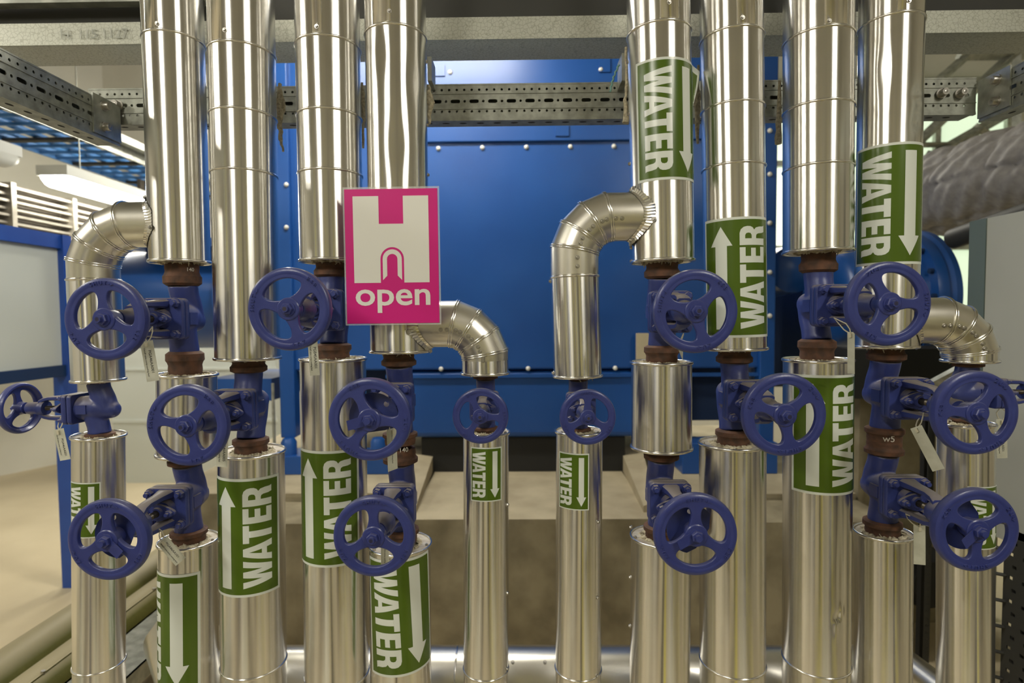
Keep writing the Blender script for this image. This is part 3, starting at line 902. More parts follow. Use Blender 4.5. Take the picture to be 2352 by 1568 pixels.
paper_tag('1b', 'tilted paper tag lying over the lower left pipe top', (372, 1240), (415, 1290), .030, [('PGA46AA101', .12, .0078, .5), (TX, -.25, .0046, .5)], Yt=1.27, tie_to=(366, 1215, 1.30))
paper_tag('4a', 'paper tag seen nearly edge on below the pierced disc wheel', (899, 984), (903, 1080), .030, [(TX, 0, .005, .5)], Yt=1.24, yaw=1.05, tie_to=(905, 966, 1.26))
paper_tag('4b', 'paper tag hanging behind the lowest wheel under the pink sign', (884, 1235), (884, 1310), .020, [(TX, 0, .0045, .5)], Yt=1.30, yaw=.7, tie_to=(893, 1205, 1.31))
paper_tag('7a', 'paper tag corner poking out below the wheel with the white arrow', (1560, 795), (1648, 822), .022, [], Yt=1.33, tie_to=(1570, 765, 1.33), yaw=1.2)
paper_tag('9', 'grey tag hanging edge on in front of the upward WATER label, upper right', (1955, 762), (1955, 858), .016, [], Yt=1.30, yaw=-1.0, tie_to=(1916, 730, 1.33))
paper_tag('10a', 'yellowed tag hanging at a slant between the far right valves', (2104, 980), (2150, 1068), .026, [], Yt=1.28, yaw=-1.05, tie_to=(2122, 948, 1.31))
paper_tag('10b', 'grey tag hanging straight down behind the lowest right handwheel', (2112, 1206), (2112, 1296), .024, [], Yt=1.33, yaw=-.3, tie_to=(2080, 1180, 1.33))
paper_tag('11', 'paper tag on the grey cabinet side of the far right wheel', (2300, 962), (2302, 1052), .027, [('PGA46AA501', .1, .0082, .6), (TX, -.25, .0045, .6)], Yt=1.46, tie_to=(2298, 935, 1.46))

# chalk marks on the necks
def chalk(s, px, py, size, par, x, z, name='chalk_mark'):
    tm = text_mesh(s, size, .0001)
    bm = bend(tm, .0405, 0, (1, 0, 0, 1), .0006, 0, 0)
    phi = math.atan2(-(par.location.x), YP)
    o = finish(name, bm, CHALK, par, 60, (0, 0, z)); o.rotation_euler = (0, 0, phi + x)
chalk('140', 0, 0, .013, VAL['1a'], .45, .123); chalk('140', 0, 0, .013, VAL['7a'], .35, .123)
chalk('140', 0, 0, .016, VAL['4a'], .2, -.124); chalk('w5', 0, 0, .022, VAL['10a'], .25, -.108)

# ------------------------------------------------------------------ pink sign
SY = 1.348
def S(px, py): 
    p = U(px, py, SY); return p
o_ = S(904, 742)
sign = thing('open_sign', 'bright pink laminated sign with a white H emblem and the word open', 'sign', o_, (0, 0, 0))
kx = (S(1010, 590).x - S(797, 590).x) / 213.
def sp(px, py): return ((px - 904) * kx, (742 - py) * kx)
sign.rotation_euler = (0, -.004, 0)
def flat_part(polys, y, name, mat, par, th=.0003):
    me = curve_mesh([[sp(*p) for p in P] for P in polys], extrude=th / 2)
    bm = bmesh.new(); bm.from_mesh(me)
    for v in bm.verts:
        a, b, c = v.co; v.co = (a, y - c, b)
    return finish(name, bm, mat, par)
sheet_ = flat_part([[(797, 436), (1010, 436), (1010, 742), (797, 742)]], 0, 'magenta_sheet', PINK, sign, .0008)
def arch(cx, top, hw, bot, n=16):
    cy = top + hw
    return [(cx - hw, bot)] + [(cx - hw * math.cos(PI * k / n), cy - hw * math.sin(PI * k / n)) for k in range(n + 1)] + [(cx + hw, bot)]
outer = arch(904, 568, 27, 649)
H = [(816, 452), (875, 452), (875, 515), (931, 515), (931, 452), (989, 452), (989, 649)] + outer[::-1] + [(816, 649)]
flat_part([H], -.0007, 'white_emblem', PWHITE, sheet_)
n = 16
band = [(882, 643)] + [(904 - 22 * math.cos(PI * k / n), 595 - 22 * math.sin(PI * k / n)) for k in range(n + 1)] + [(926, 643), (916, 633)] + \
       [(904 + 12 * math.cos(PI * k / n), 595 - 11.5 * math.sin(PI * k / n)) for k in range(n + 1)] + [(892, 633)]
flat_part([band], -.0007, 'white_arch', PWHITE, sheet_)
tm = text_mesh('open', 1., .016)
xs = [v.co.x for v in tm.vertices]; ys = [v.co.y for v in tm.vertices]
bm = bmesh.new(); bm.from_mesh(tm)
x0, y0 = sp(818, 718); x1, y1 = sp(990, 664)
for v in bm.verts:
    fx = (v.co.x - min(xs)) / (max(xs) - min(xs)); fy = (v.co.y - min(ys)) / (max(ys) - min(ys))
    v.co = (x0 + fx * (x1 - x0), -.0009, y0 + fy * (y1 - y0))
finish('lettering', bm, PWHITE, sheet_)
fr = [[(793, 431), (1014, 431), (1014, 746), (793, 746)]]
flat_part(fr, .0012, 'laminate_film', FILM, sign, .0004)

# ------------------------------------------------------------------ steelwork
YR = 1.66
def rail_holes(w, n_rows, length, pitch=.0215):
    """perforated face polygon in (along, across) with holes"""
    polys = [[(0, 0), (length, 0), (length, w), (0, w)]]
    def circ(x, y, r): return [(x + r * math.cos(2 * PI * k / 10), y + r * math.sin(2 * PI * k / 10)) for k in range(10)]
    def slot(x, y, l, r):
        return [(x + l + r * math.cos(t), y + r * math.sin(t)) for t in [-PI / 2 + PI * k / 6 for k in range(7)]] + [(x - l + r * math.cos(t), y + r * math.sin(t)) for t in [PI / 2 + PI * k / 6 for k in range(7)]]
    x = .012; i = 0
    while x < length - .012:
        polys.append(circ(x, w * .86, .0036)); polys.append(circ(x, w * .14 + .004, .0036))
        x += pitch
    x = .018
    while x < length - .03:
        polys.append(circ(x, w * .50, .0038)); 
        if x + .027 < length - .014: polys.append(slot(x + .027, w * .50, .0085, .0052))
        x += .0535
    return polys

def channel(label, org, along, out, w, length, depth=.062, name='strut_channel', holes=True):
    """C rail: face plane spanned by along & z, body extends to -out"""
    along = Vector(along).normalized(); out = Vector(out).normalized()
    root = thing(name, label, 'rail', org)
    me = curve_mesh(rail_holes(w, 3, length), extrude=.0011)
    bm = bmesh.new(); bm.from_mesh(me)
    for v in bm.verts:
        a, b, c = v.co
        # shallow step: centre band proud of the two hole rows
        q = .004 if abs(b - w * .5) < w * .26 else 0
        v.co = along * a + Vector((0, 0, b)) + out * (c)
    finish('perforated_face', bm, DGALV, root)
    bm = bmesh.new()
    def bar(b0, b1, o0, o1):
        cs = [bm.verts.new(along * a + Vector((0, 0, b)) + out * o) for a in (0, length) for b in (b0, b1) for o in (o0, o1)]
        for f in ((0, 1, 3, 2), (4, 6, 7, 5), (0, 4, 5, 1), (2, 3, 7, 6), (0, 2, 6, 4), (1, 5, 7, 3)): bm.faces.new([cs[i] for i in f])
    bar(w * .25, w * .275, 0, .0035); bar(w * .725, w * .75, 0, .0035)
    bar(w, w + .004, .002, -depth); bar(-.006, 0, .002, -depth)
    bar(-.010, -.004, .003, -.008)
    bar(w * .0, w, -depth, -depth - .003)
    finish('channel_flanges', bm, DGALV, root, 30)
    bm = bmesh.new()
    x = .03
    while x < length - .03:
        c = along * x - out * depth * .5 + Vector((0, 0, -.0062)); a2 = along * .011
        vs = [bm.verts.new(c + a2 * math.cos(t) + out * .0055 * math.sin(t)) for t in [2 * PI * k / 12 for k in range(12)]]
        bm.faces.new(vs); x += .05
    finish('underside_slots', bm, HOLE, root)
    return root
a = U(206, 275, YR); b = U(2240, 262, YR)
zc_b = (a.z + b.z) / 2
w_r = .090
cr = channel('long horizontal perforated strut rail passing behind all the tall pipes', (a.x, YR, U(1200, 268, YR).z), (1, 0, 0), (0, -1, 0), w_r, b.x - a.x)
sl = channel('perforated strut rail running towards the camera at upper left', (-1.15, .75, 2.005), (0, 1, 0), (1, 0, 0), .095, YR - .01 - .75)
sr_x = U(2286, 200, 1.6).x
sr = channel('perforated strut rail running towards the camera at upper right', (sr_x, .75, 2.045), (0, 1, 0), (-1, 0, 0), .095, YR - .01 - .75)
def big_bolt(parent, c, axis, L=.014, r=.0105):
    bm = bmesh.new(); ax = Vector(axis); c = Vector(c)
    tube(bm, [c, c + ax * .003], r * 1.35, 20)
    tube(bm, [c + ax * .003, c + ax * (L - .002), c + ax * L], [r, r, r * .9], 20)
    hexa(bm, c + ax * (L - .0005), r * .42, .0012, axis)
    return finish('bolt', bm, SCREWM, parent, 35)
for sx, org_x, zz, pxs, lab in ((-1, -1.15, 2.005, ((228, 242), (272, 242)), 'galvanised corner bracket joining the rails at upper left'), (1, sr_x, 2.045, ((2162, 215), (2205, 215)), 'galvanised corner bracket joining the rails at upper right')):
    br = thing('corner_bracket', lab, 'bracket', (org_x, YR - .06, zz), group='galvanised corner brackets')
    bm = bmesh.new(); s = -sx
    box2(bm, (s * .002, -.055, .0), (s * .007, .050, .105))
    finish('bracket_plate', bm, GALV, br)
    for z_ in (.025, .082): big_bolt(br, (s * .007, -.015, z_), (s, 0, 0), .016)
    for p in pxs:
        q = U(*p, YR - .006) - Vector((org_x, YR - .06, zz)); big_bolt(br, q, (0, -1, 0), .020, .0105)

# heavy beams above
def beam(label, y_px_band, Yb, z0, z1, depth, mat, x0=-3.2, x1=3.2):
    bm = bmesh.new(); box2(bm, (x0, Yb, z0), (x1, Yb + depth, z1))
    box2(bm, (x0, Yb - .004, z0), (x1, Yb + .001, z0 + .008))
    o = finish('steel_beam', bm, mat); tag(o, label, 'beam'); return o
zb = U(1200, 90, 1.62).z
beam('galvanised beam crossing behind the pipes near the top edge, mottled zinc surface', None, 1.62, zb, zb + .062, .128, SPANGLE)
zt = U(1200, 30, 1.70).z
b2_ = beam('dark steel girder above the mottled beam', None, 1.655, zb + .064, zt + .09, .085, DARKM)
bm = bmesh.new(); zq = U(160, 14, 1.62).z
box2(bm, (-3.2, 1.60, zq), (-.78, 1.63, zq + .03)); tag(finish('steel_flange', bm, GALV), 'bright steel flange along the very top left edge', 'beam')
# stamped characters on the beam
tm = text_mesh('H  115 1127', .038, 0, .0002); bm = bmesh.new(); bm.from_mesh(tm)
q = U(215, 78, 1.6155)
for v in bm.verts: a_, b_, c_ = v.co; v.co = (q.x + a_, 1.6155 - c_, q.z + b_)
bobj = [o for o in bpy.data.objects if o.name == 'steel_beam'][0]
finish('stamped_marks', bm, GALV, bobj)

# pipe hangers / straps on the rail, wool remnants and twine
for px0, px1, pt, pb, lab in ((984, 993, 135, 190, 'small galvanised tab on the rail right of the pipe behind the sign'), (1426, 1440, 127, 190, 'small galvanised tab on the rail beside the green twine')):
    A = U(px0, pb, 1.60); B = U(px1, pt, 1.60)
    bm = bmesh.new(); box2(bm, (A.x, 1.585, A.z), (B.x, 1.655, B.z)); tag(finish('clamp_tab', bm, GALV), lab, 'bracket', 'galvanised tabs on the rail')
def wool_strip(pts, rads, Y, lab):
    bm = bmesh.new(); P = [U(a, b, Y) for a, b in pts]
    P2 = []; R2 = []
    for i in range(len(P) - 1):
        for k in range(5):
            f = k / 5; P2.append(P[i].lerp(P[i + 1], f) + Vector((random.uniform(-1, 1), random.uniform(-1, 1), 0)) * .0018); R2.append((rads[i] * (1 - f) + rads[i + 1] * f) * random.uniform(.8, 1.2))
    P2.append(P[-1]); R2.append(rads[-1])
    tube(bm, P2, R2, 10); o = finish('wool_remnant', bm, WOOL, None, 60); tag(o, lab, 'insulation', 'wool remnants beside the pipes')
wool_strip([(643, 192), (645, 240), (643, 275), (645, 320), (650, 348)], [.004, .011, .009, .005, .003], 1.56, 'ragged strip of mineral wool hanging between the second and third pipes')
wool_strip([(984, 195), (988, 235), (986, 285)], [.003, .010, .003], 1.555, 'pale wool bulging out right of the pipe above the sign')
wool_strip([(1437, 108), (1439, 180), (1436, 230), (1437, 282)], [.003, .004, .004, .009], 1.50, 'thin wool cord down the left side of the labelled right pipe')
wool_strip([(1603, 150), (1601, 235), (1603, 330)], [.003, .009, .003], 1.56, 'wool pad squeezed between the two pipes right of centre')
wool_strip([(1791, 185), (1789, 250), (1788, 330)], [.004, .006, .009], 1.58, 'wool strip hanging beside the unlabelled right pipe')
wool_strip([(833, 190), (832, 250), (834, 340)], [.003, .008, .003], 1.555, 'wool pad squeezed between pipes above the sign')
bm = bmesh.new(); P = []
for k in range(25):
    f = k / 24; p = U(1422 - 20 * f - 3 * math.sin(f * 3), 148 + 62 * f, 1.55)
    P.append(p + Vector((math.cos(k * 1.4), math.sin(k * 1.4), 0)) * .0016)
tube(bm, P, .0026, 8); tag(finish('twine', bm, ROPE, None, 60), 'short green twine tied over the rail left of the WATER labelled pipe', 'rope')

# ------------------------------------------------------------------ room
FX0, FX1, FY0, FY1, CZ = -6.5, 5.5, -4.2, 6.3, 4.7
bm = bmesh.new(); box2(bm, (FX0, FY0, -.1), (FX1, FY1, 0)); struct(finish('floor', bm, FLOORM))
bm = bmesh.new(); box2(bm, (FX0, FY0, CZ), (FX1, FY1, CZ + .1)); struct(finish('ceiling', bm, CEILM))
bm = bmesh.new(); box2(bm, (FX0, FY1, 0), (FX1, FY1 + .1, CZ)); struct(finish('wall_back', bm, WALLM))
bm = bmesh.new(); box2(bm, (FX0, FY0 - .1, 0), (FX1, FY0, CZ)); struct(finish('wall_front', bm, WALLG))
bm = bmesh.new(); box2(bm, (FX1, FY0, 0), (FX1 + .1, FY1, CZ)); struct(finish('wall_right', bm, WALLG))
A = Vector((-4.55, 6.3, 0)); B = Vector((-5.0, 5.35, 0)); d = (B - A).normalized(); C = Vector((FX0, (FX0 - A.x) / d.x * d.y + A.y, 0))
bm = bmesh.new()
for (a, b) in ((A, C),):
    nrm = Vector((-d.y, d.x, 0)) * .1
    nrm = nrm if nrm.x < 0 else -nrm
    vs = [bm.verts.new(p) for p in (a, b, b + nrm, a + nrm)] + [bm.verts.new(p + Vector((0, 0, CZ))) for p in (a, b, b + nrm, a + nrm)]
    for f in ((0, 1, 2, 3), (4, 5, 6, 7), (0, 1, 5, 4), (1, 2, 6, 5), (2, 3, 7, 6), (3, 0, 4, 7)): bm.faces.new([vs[i] for i in f])
box2(bm, (FX0 - .1, FY0, 0), (FX0, C.y, CZ))
struct(finish('wall_left', bm, WALLM))

# window glimpsed at upper right
wx0, wz0 = 1.95, 2.6
wn = thing('window_1', 'x', 'window'); del wn['label']; del wn['category']; struct(wn)
wn.location = (0, 0, 0)
bm = bmesh.new(); box2(bm, (2.2, 6.22, 1.35), (5.2, 6.24, 3.9)); struct(finish('pane', bm, WINGLOW, wn))
bm = bmesh.new()
for x in (2.2, 2.95, 3.7, 4.45, 5.2): box2(bm, (x - .03, 6.17, 1.3), (x + .03, 6.25, 3.95))
for z in (1.3, 2.2, 3.1, 3.95): box2(bm, (2.17, 6.17, z - .03), (5.23, 6.25, z + .03))
struct(finish('window_frame', bm, GALV, wn))

# concrete plinths with the centre step
def plinth(lab, x0, x1, y0, y1, z):
    bm = bmesh.new(); box2(bm, (x0, y0, 0), (x1, y1, z - .02)); box2(bm, (x0, y0 - .001, z - .02), (x1, y1, z))
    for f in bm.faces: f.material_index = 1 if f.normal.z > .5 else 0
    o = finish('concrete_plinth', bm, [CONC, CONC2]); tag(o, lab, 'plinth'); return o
zc1 = U(1240, 1192, 2.42).z
zl1 = U(650, 1133, 2.70).z
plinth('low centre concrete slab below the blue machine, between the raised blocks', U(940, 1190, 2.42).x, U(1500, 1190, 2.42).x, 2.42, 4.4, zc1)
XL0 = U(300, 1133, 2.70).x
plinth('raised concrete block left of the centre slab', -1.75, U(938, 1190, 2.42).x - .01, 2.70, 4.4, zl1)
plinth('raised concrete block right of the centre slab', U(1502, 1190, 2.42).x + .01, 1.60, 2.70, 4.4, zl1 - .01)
bm = bmesh.new(); box2(bm, (-1.30, 2.40, 0), (U(938, 1190, 2.42).x - .01, 2.69, zc1 - .01)); tag(finish('concrete_step', bm, CONC), 'concrete step in front of the left raised block', 'step')
bm = bmesh.new(); box2(bm, (U(1502, 1190, 2.42).x + .01, 2.40, 0), (1.60, 2.69, zc1 - .01)); tag(finish('concrete_step', bm, CONC), 'concrete step in front of the right raised block', 'step')
for px_t, px_b, lab in ((1000, 942, 'sloping concrete kerb left of the dark gap under the machine'), (1424, 1492, 'sloping concrete kerb right of the dark gap under the machine')):
    t = U(px_t, 1055, 3.3); b_ = U(px_b, 1178, 2.47)
    bm = bmesh.new(); s = 1 if px_t > 1200 else -1
    A = [Vector((t.x, 3.3, zc1)), Vector((t.x + s * .12, 3.3, zc1)), Vector((t.x + s * .12, 3.3, zc1 + .12)), Vector((t.x, 3.3, zc1 + .10))]
    Bv = [Vector((b_.x - s * .02, 2.5, zc1)), Vector((b_.x + s * .04, 2.5, zc1)), Vector((b_.x + s * .04, 2.5, zc1 + .05)), Vector((b_.x - s * .02, 2.5, zc1 + .03))]
    a_ = [bm.verts.new(v) for v in A]; c_ = [bm.verts.new(v) for v in Bv]
    bm.faces.new(a_); bm.faces.new(c_[::-1])
    for k in range(4): bm.faces.new((a_[k], a_[(k + 1) % 4], c_[(k + 1) % 4], c_[k]))
    tag(finish('concrete_kerb', bm, CONC2), lab, 'kerb')

# ------------------------------------------------------------------ the big blue machine
YM = 3.12
def mx(px, py=700): return U(px, py, YM).x
def mz(py, px=1240): return U(px, py, YM).z
mac = thing('blue_machine', 'large blue painted machine housing with white bolt caps behind the pipes', 'machine', (mx(1240), YM, mz(1005)))
def mpart(name, boxes, mat, bevel=0., par=None, y=YM):
    bm = bmesh.new()
    for a, b in boxes: box2(bm, a, b)
    for v in bm.verts: v.co -= Vector(mac.location)
    o = finish(name, bm, mat, mac if par is None else par)
    if bevel:
        md = o.modifiers.new('b', 'BEVEL'); md.width = bevel; md.segments = 3
    return o
mpart('housing', [((mx(642), YM, mz(848)), (mx(1772), YM + 1.3, mz(90)))], MBLUE, .012)
mpart('upper_panel', [((mx(975), YM - .02, mz(326)), (mx(1760), YM, mz(120)))], MBLUE, .006)
mpart('lower_trough', [((mx(884), YM + .004, mz(1005)), (mx(1580), YM + 1.2, mz(852)))], MBLUE, .03)
mpart('seam_strip', [((mx(884), YM - .012, mz(866)), (mx(1760), YM + .002, mz(858)))], MBLUE)
mpart('side_flange', [((mx(642), YM - .03, mz(1000)), (mx(676), YM + .05, mz(90)))], MBLUE, .006)
mpart('side_flange', [((mx(1742), YM - .03, mz(1030)), (mx(1776), YM + .05, mz(90)))], MBLUE, .006)
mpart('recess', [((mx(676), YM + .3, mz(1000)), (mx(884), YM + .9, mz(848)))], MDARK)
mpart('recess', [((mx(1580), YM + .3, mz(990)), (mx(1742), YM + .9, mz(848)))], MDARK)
mpart('base_rail', [((mx(630), YM - .10, zl1 + .001), (mx(905), YM + .1, mz(1035)))], MBLUE, .004)
mpart('base_rail', [((mx(1560), YM - .08, zl1 - .009), (mx(1776), YM + .1, mz(1012)))], MBLUE, .004)
for q in (664, 868):
    bm = bmesh.new()
    c = Vector((mx(q), YM - .05, mz(1040))) - Vector(mac.location)
    tube(bm, [c, c + Vector((0, 0, .08)), c + Vector((0, 0, .10))], [.042, .042, .03], 18)
    finish('mounting_foot', bm, MBLUE, mac, 35)
mpart('lug', [((mx(1277), YM - .028, mz(316)), (mx(1307), YM - .018, mz(290)))], MBLUE)
mpart('lug', [((mx(1375), YM - .028, mz(172)), (mx(1400), YM - .018, mz(140)))], MBLUE)
mpart('lug', [((mx(998), YM - .028, mz(176)), (mx(1030), YM - .018, mz(150)))], MBLUE)
caps = [(1007, 341), (1108, 339), (1209, 338), (1310, 337), (1410, 336), (1034, 166), (1380, 160), (1013, 847), (1213, 846), (1413, 845), (1768, 400), (1768, 412 + 100), (1768, 625), (1768, 725), (658, 424), (658, 522), (1768, 300)]
for (px, py) in caps:
    yy = YM - (.03 if (px < 700 or px > 1700) else (.02 if py < 320 else 0)); c = U(px, py, yy - .001) - Vector(mac.location)
    bm = bmesh.new()
    tube(bm, [c, c + Vector((0, -.004, 0)), c + Vector((0, -.010, 0)), c + Vector((0, -.013, 0))], [.0125, .0125, .009, .003], 16)
    finish('bolt_cap', bm, CAPW, mac, 60)
bm = bmesh.new(); box2(bm, (mx(960), YM + .05, zc1 + .001), (mx(1440), YM + .12, mz(1008)))  # black sheet put where there is only shadow under the machine
tag(finish('shadow_board', bm, BLACK), 'black board in place of the shadow under the blue machine', 'shadow board')
# flexible dark hose shapes either side below the trough
# light steel strip beside the housing's right lower edge
A = U(1462, 845, 3.05); B = U(1490, 765, 3.05)
bm = bmesh.new(); box2(bm, (A.x, 3.04, A.z), (B.x, 3.07, B.z)); tag(finish('metal_plate', bm, CONC2), 'small pale plate against the blue housing beside a rusty neck', 'plate')

# blue drum to the left of the housing
YD = 3.5
def drum(px0, px1, pyt, pyb, Y, lab, ribs, mat, name='blue_drum', dome=True, closed_right=True):
    x0, x1 = U(px0, (pyt + pyb) / 2, Y).x, U(px1, (pyt + pyb) / 2, Y).x
    z1, z0 = U(px0, pyt, Y).z, U(px0, pyb, Y).z; r = (z1 - z0) / 2; zc = (z0 + z1) / 2
    root = thing(name, lab, 'machine', (x0, Y, zc))
    bm = bmesh.new(); L = x1 - x0; e = .25 * r
    P = [(x, rr) for x, rr in ((0, r * .05), (0, r * .78), (e * .25, r * .9), (e, r * .985), (e * 1.6, r), (L, r))]
    seg = 64; rings = []
    for x, rr in P:
        rings.append([bm.verts.new((x, rr * math.cos(2 * PI * k / seg), rr * math.sin(2 * PI * k / seg))) for k in range(seg)])
    for i in range(len(rings) - 1):
        for k in range(seg): bm.faces.new((rings[i][k], rings[i][(k + 1) % seg], rings[i + 1][(k + 1) % seg], rings[i + 1][k]))
    bm.faces.new(rings[0]); bm.faces.new(rings[-1])
    finish('shell', bm, mat, root, 40)
    for f in ribs:
        bm = bmesh.new(); rr = r * 1.07
        A = [bm.verts.new((L * f, rr * math.cos(2 * PI * k / seg), rr * math.sin(2 * PI * k / seg))) for k in range(seg)]; B = [bm.verts.new((L * f + .03, v.co.y, v.co.z)) for v in A]
        for k in range(seg): bm.faces.new((A[k], A[(k + 1) % seg], B[(k + 1) % seg], B[k]))
        bm.faces.new(A); bm.faces.new(B); finish('flange', bm, mat, root, 40)
    return root, r, zc
drum(276, 640, 580, 800, YD, 'rounded blue motor drum at left, behind the first valves', (.75,), MBLUE)
bm = bmesh.new(); a = U(290, 572, 3.25); b = U(640, 550, 3.25); box2(bm, (a.x, 3.15, a.z), (b.x, 3.6, b.z)); o = tag(finish('blue_duct_cover', bm, MBLUE), 'flat blue cover above the left motor drum', 'machine')
a = U(500, 915, 3.3); b = U(640, 865, 3.3); bm = bmesh.new(); box2(bm, (a.x, 3.2, a.z), (b.x, 3.8, b.z)); tag(finish('blue_crossbeam', bm, MBLUE), 'dark blue crossbeam low between the left pipes and the machine leg', 'beam')
# galvanised thin post and pale boxes between left pipes
a = U(630, 1020, 3.0); b = U(638, 880, 3.0); bm = bmesh.new(); tube(bm, [(a.x, 3.0, a.z - .2), (a.x, 3.0, b.z)], .008, 12); tag(finish('thin_post', bm, GALV, None, 50), 'thin grey post behind the gap between second and third lower pipes', 'post')
a = U(280, 1050, 5.2); b = U(640, 700, 5.2)
bm = bmesh.new(); box2(bm, (a.x, 5.1, 0), (b.x, 5.5, U(400, 790, 5.1).z)); box2(bm, (a.x - .01, 5.09, U(400, 850, 5.1).z), (b.x + .01, 5.1, U(400, 845, 5.1).z)); box2(bm, (a.x - .01, 5.09, U(400, 970, 5.1).z), (b.x + .01, 5.1, U(400, 963, 5.1).z))
tag(finish('pale_cabinet', bm, CABW), 'pale wall cabinet far behind the left valves', 'cabinet')

# big blue drum on the right with flange, dark machinery
YD2 = 2.9
xr = U(2118, 660, YD2).x; xe = U(2225, 660, YD2).x
zc = U(2120, 680, YD2).z; r = (U(2120, 515, YD2).z - zc)
root = thing('blue_fan_casing', 'big blue round casing with bolted flange behind the right bend', 'machine', (xr - .5, YD2 + .35, zc))
seg = 72
def rx(bm, prof):
    rings = [[bm.verts.new((x, rr * math.cos(2 * PI * k / seg), rr * math.sin(2 * PI * k / seg))) for k in range(seg)] for x, rr in prof]
    for i in range(len(rings) - 1):
        for k in range(seg): bm.faces.new((rings[i][k], rings[i][(k + 1) % seg], rings[i + 1][(k + 1) % seg], rings[i + 1][k]))
    bm.faces.new(rings[0][::-1]); bm.faces.new(rings[-1])
bm = bmesh.new(); rx(bm, [(.19, r * .5), (.20, r * .7), (.24, r * .78), (.52, r * .80), (.60, r * .86)]); finish('casing', bm, MBLUE, root, 50)
bm = bmesh.new(); rx(bm, [(.58, r * 1.0), (.60, r * 1.02), (.63, r * 1.02), (.632, r * .98), (.66, r * 1.04), (.69, r * 1.04)]); finish('flange', bm, MBLUE, root, 30)
for k in range(16):
    t = 2 * PI * k / 16; bm = bmesh.new(); tube(bm, [(.56, r * .94 * math.cos(t), r * .94 * math.sin(t)), (.585, r * .94 * math.cos(t), r * .94 * math.sin(t))], .014, 8); finish('flange_bolt', bm, MDARK, root, 40)
a = U(1780, 905, 3.4); b = U(1960, 600, 3.4)
bm = bmesh.new(); box2(bm, (a.x, 3.75, a.z), (b.x, 4.1, b.z)); tag(finish('dark_machine_box', bm, MDARK), 'dark blue machinery box between the housing and the right pipes', 'machine')
a = U(1778, 800, 3.3); bm = bmesh.new(); c = U(1812, 620, 3.25); tube(bm, [(c.x, 3.15, c.z), (c.x, 3.2, c.z), (c.x, 3.5, c.z)], [.07, .13, .15], 32); tag(finish('small_motor', bm, MBLUE, None, 40), 'small rounded motor glimpsed right of the housing edge', 'motor')
# lower right: grey duct block, black box painted for the dark void, perforated posts
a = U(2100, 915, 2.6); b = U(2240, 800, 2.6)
bm = bmesh.new(); box2(bm, (U(1960, 900, 2.6).x, 2.6, a.z), (b.x, 2.84, b.z)); tag(finish('black_void_box', bm, BLACK), 'black box filling the dark void behind the far right bend', 'duct')  # shade of the void put into a black box
bm = bmesh.new(); A = U(2100, 905, 2.3); B = U(2215, 845, 2.1)
tube(bm, [A, B], .022, 4); tag(finish('sloping_bar', bm, GALV, None, 30), 'sloping grey bar behind the far right valves', 'bar')
a = U(1955, 1530, 2.75); b = U(2145, 905, 2.75); bm = bmesh.new(); box2(bm, (a.x, 2.72, .0), (b.x + .3, 3.0, b.z)); tag(finish('concrete_block', bm, CONC), 'brown concrete block behind the lower right pipes', 'block')
for px, lab, y0 in ((2136, 'dark perforated upright post behind the far right pipes', 960),):
    a = U(px - 12, 1330, 2.3); b = U(px + 12, y0, 2.3); root = thing('perforated_post', lab, 'post', (a.x, 2.3, 0))
    me = curve_mesh([[(0, 0), (b.x - a.x, 0), (b.x - a.x, b.z), (0, b.z)]] + [[(ox + .005 * math.cos(t), oz + .005 * math.sin(t)) for t in [2 * PI * k / 8 for k in range(8)]] for oz in [.1 + .03 * i for i in range(int((b.z - .15) / .03))] for ox in (.012, b.x - a.x - .012)], extrude=.001)
    bm = bmesh.new(); bm.from_mesh(me)
    for v in bm.verts: p, q_, c_ = v.co; v.co = (p, c_, q_)
    finish('perforated_face', bm, DARKM, root)
    bm = bmesh.new(); box2(bm, (0, .02, 0), (b.x - a.x, .045, b.z)); finish('rear_web', bm, BLACK, root)
c = U(2135, 1330, 2.45); bm = bmesh.new(); tube(bm, [(c.x, 2.40, c.z), (c.x, 2.45, c.z), (c.x, 2.6, c.z)], [.10, .13, .13], 32); tag(finish('round_foot', bm, BLACK, None, 40), 'dark round foot low behind the far right pipes', 'foot')

# grey cabinet at right
xc = U(2300, 700, 2.0).x
zt_ = U(2352, 488, 1.96).z; zb_ = U(2352, 1240, 1.96).z
cab = thing('grey_cabinet', 'pale grey steel cabinet at the right edge', 'cabinet', (xc, 1.5, zb_))
y_e = 2.10
for yy in [x * .01 for x in range(180, 260)]:
    v = Vector((xc, yy, 1.5)) - CAM
    if (v.dot(rgt) / v.dot(fwd)) * F + 1176 < 2262: y_e = yy; break
bm = bmesh.new(); box2(bm, (0, 0, 0), (.6, y_e - 1.5, zt_ - zb_)); finish('cabinet_body', bm, CABG, cab)
bm = bmesh.new(); box2(bm, (-.004, y_e - 1.5, 0), (.6, y_e - 1.5 + .075, zt_ - zb_)); finish('door_edge', bm, CABE, cab)
# black perforated frame below the cabinet
fx = xc - .03
root = thing('cable_rack', 'black slotted rack at the lower right edge below the grey cabinet', 'rack', (fx, 1.3, 0))
w_ = .62; hgt = U(2352, 1222, 1.9).z
pol = [[(0, 0), (w_, 0), (w_, hgt - .02), (w_ - .2, hgt), (0, hgt)]]
for i in range(int(hgt / .04) - 1):
    z = .05 + .04 * i
    for j in (0, 1, 2): 
        x = w_ - .03 - j * .05 - (.012 if i % 2 else 0); pol.append([(x - .008, z - .006), (x + .008, z - .006), (x + .008, z + .006), (x - .008, z + .006)])
me = curve_mesh(pol, extrude=.002); bm = bmesh.new(); bm.from_mesh(me)
for v in bm.verts: p, q_, c_ = v.co; v.co = (c_, p, q_)
finish('slotted_plate', bm, DARKM, root)
bm = bmesh.new(); box2(bm, (.03, 0, 0), (.06, w_, hgt)); finish('rear_plate', bm, BLACK, root)
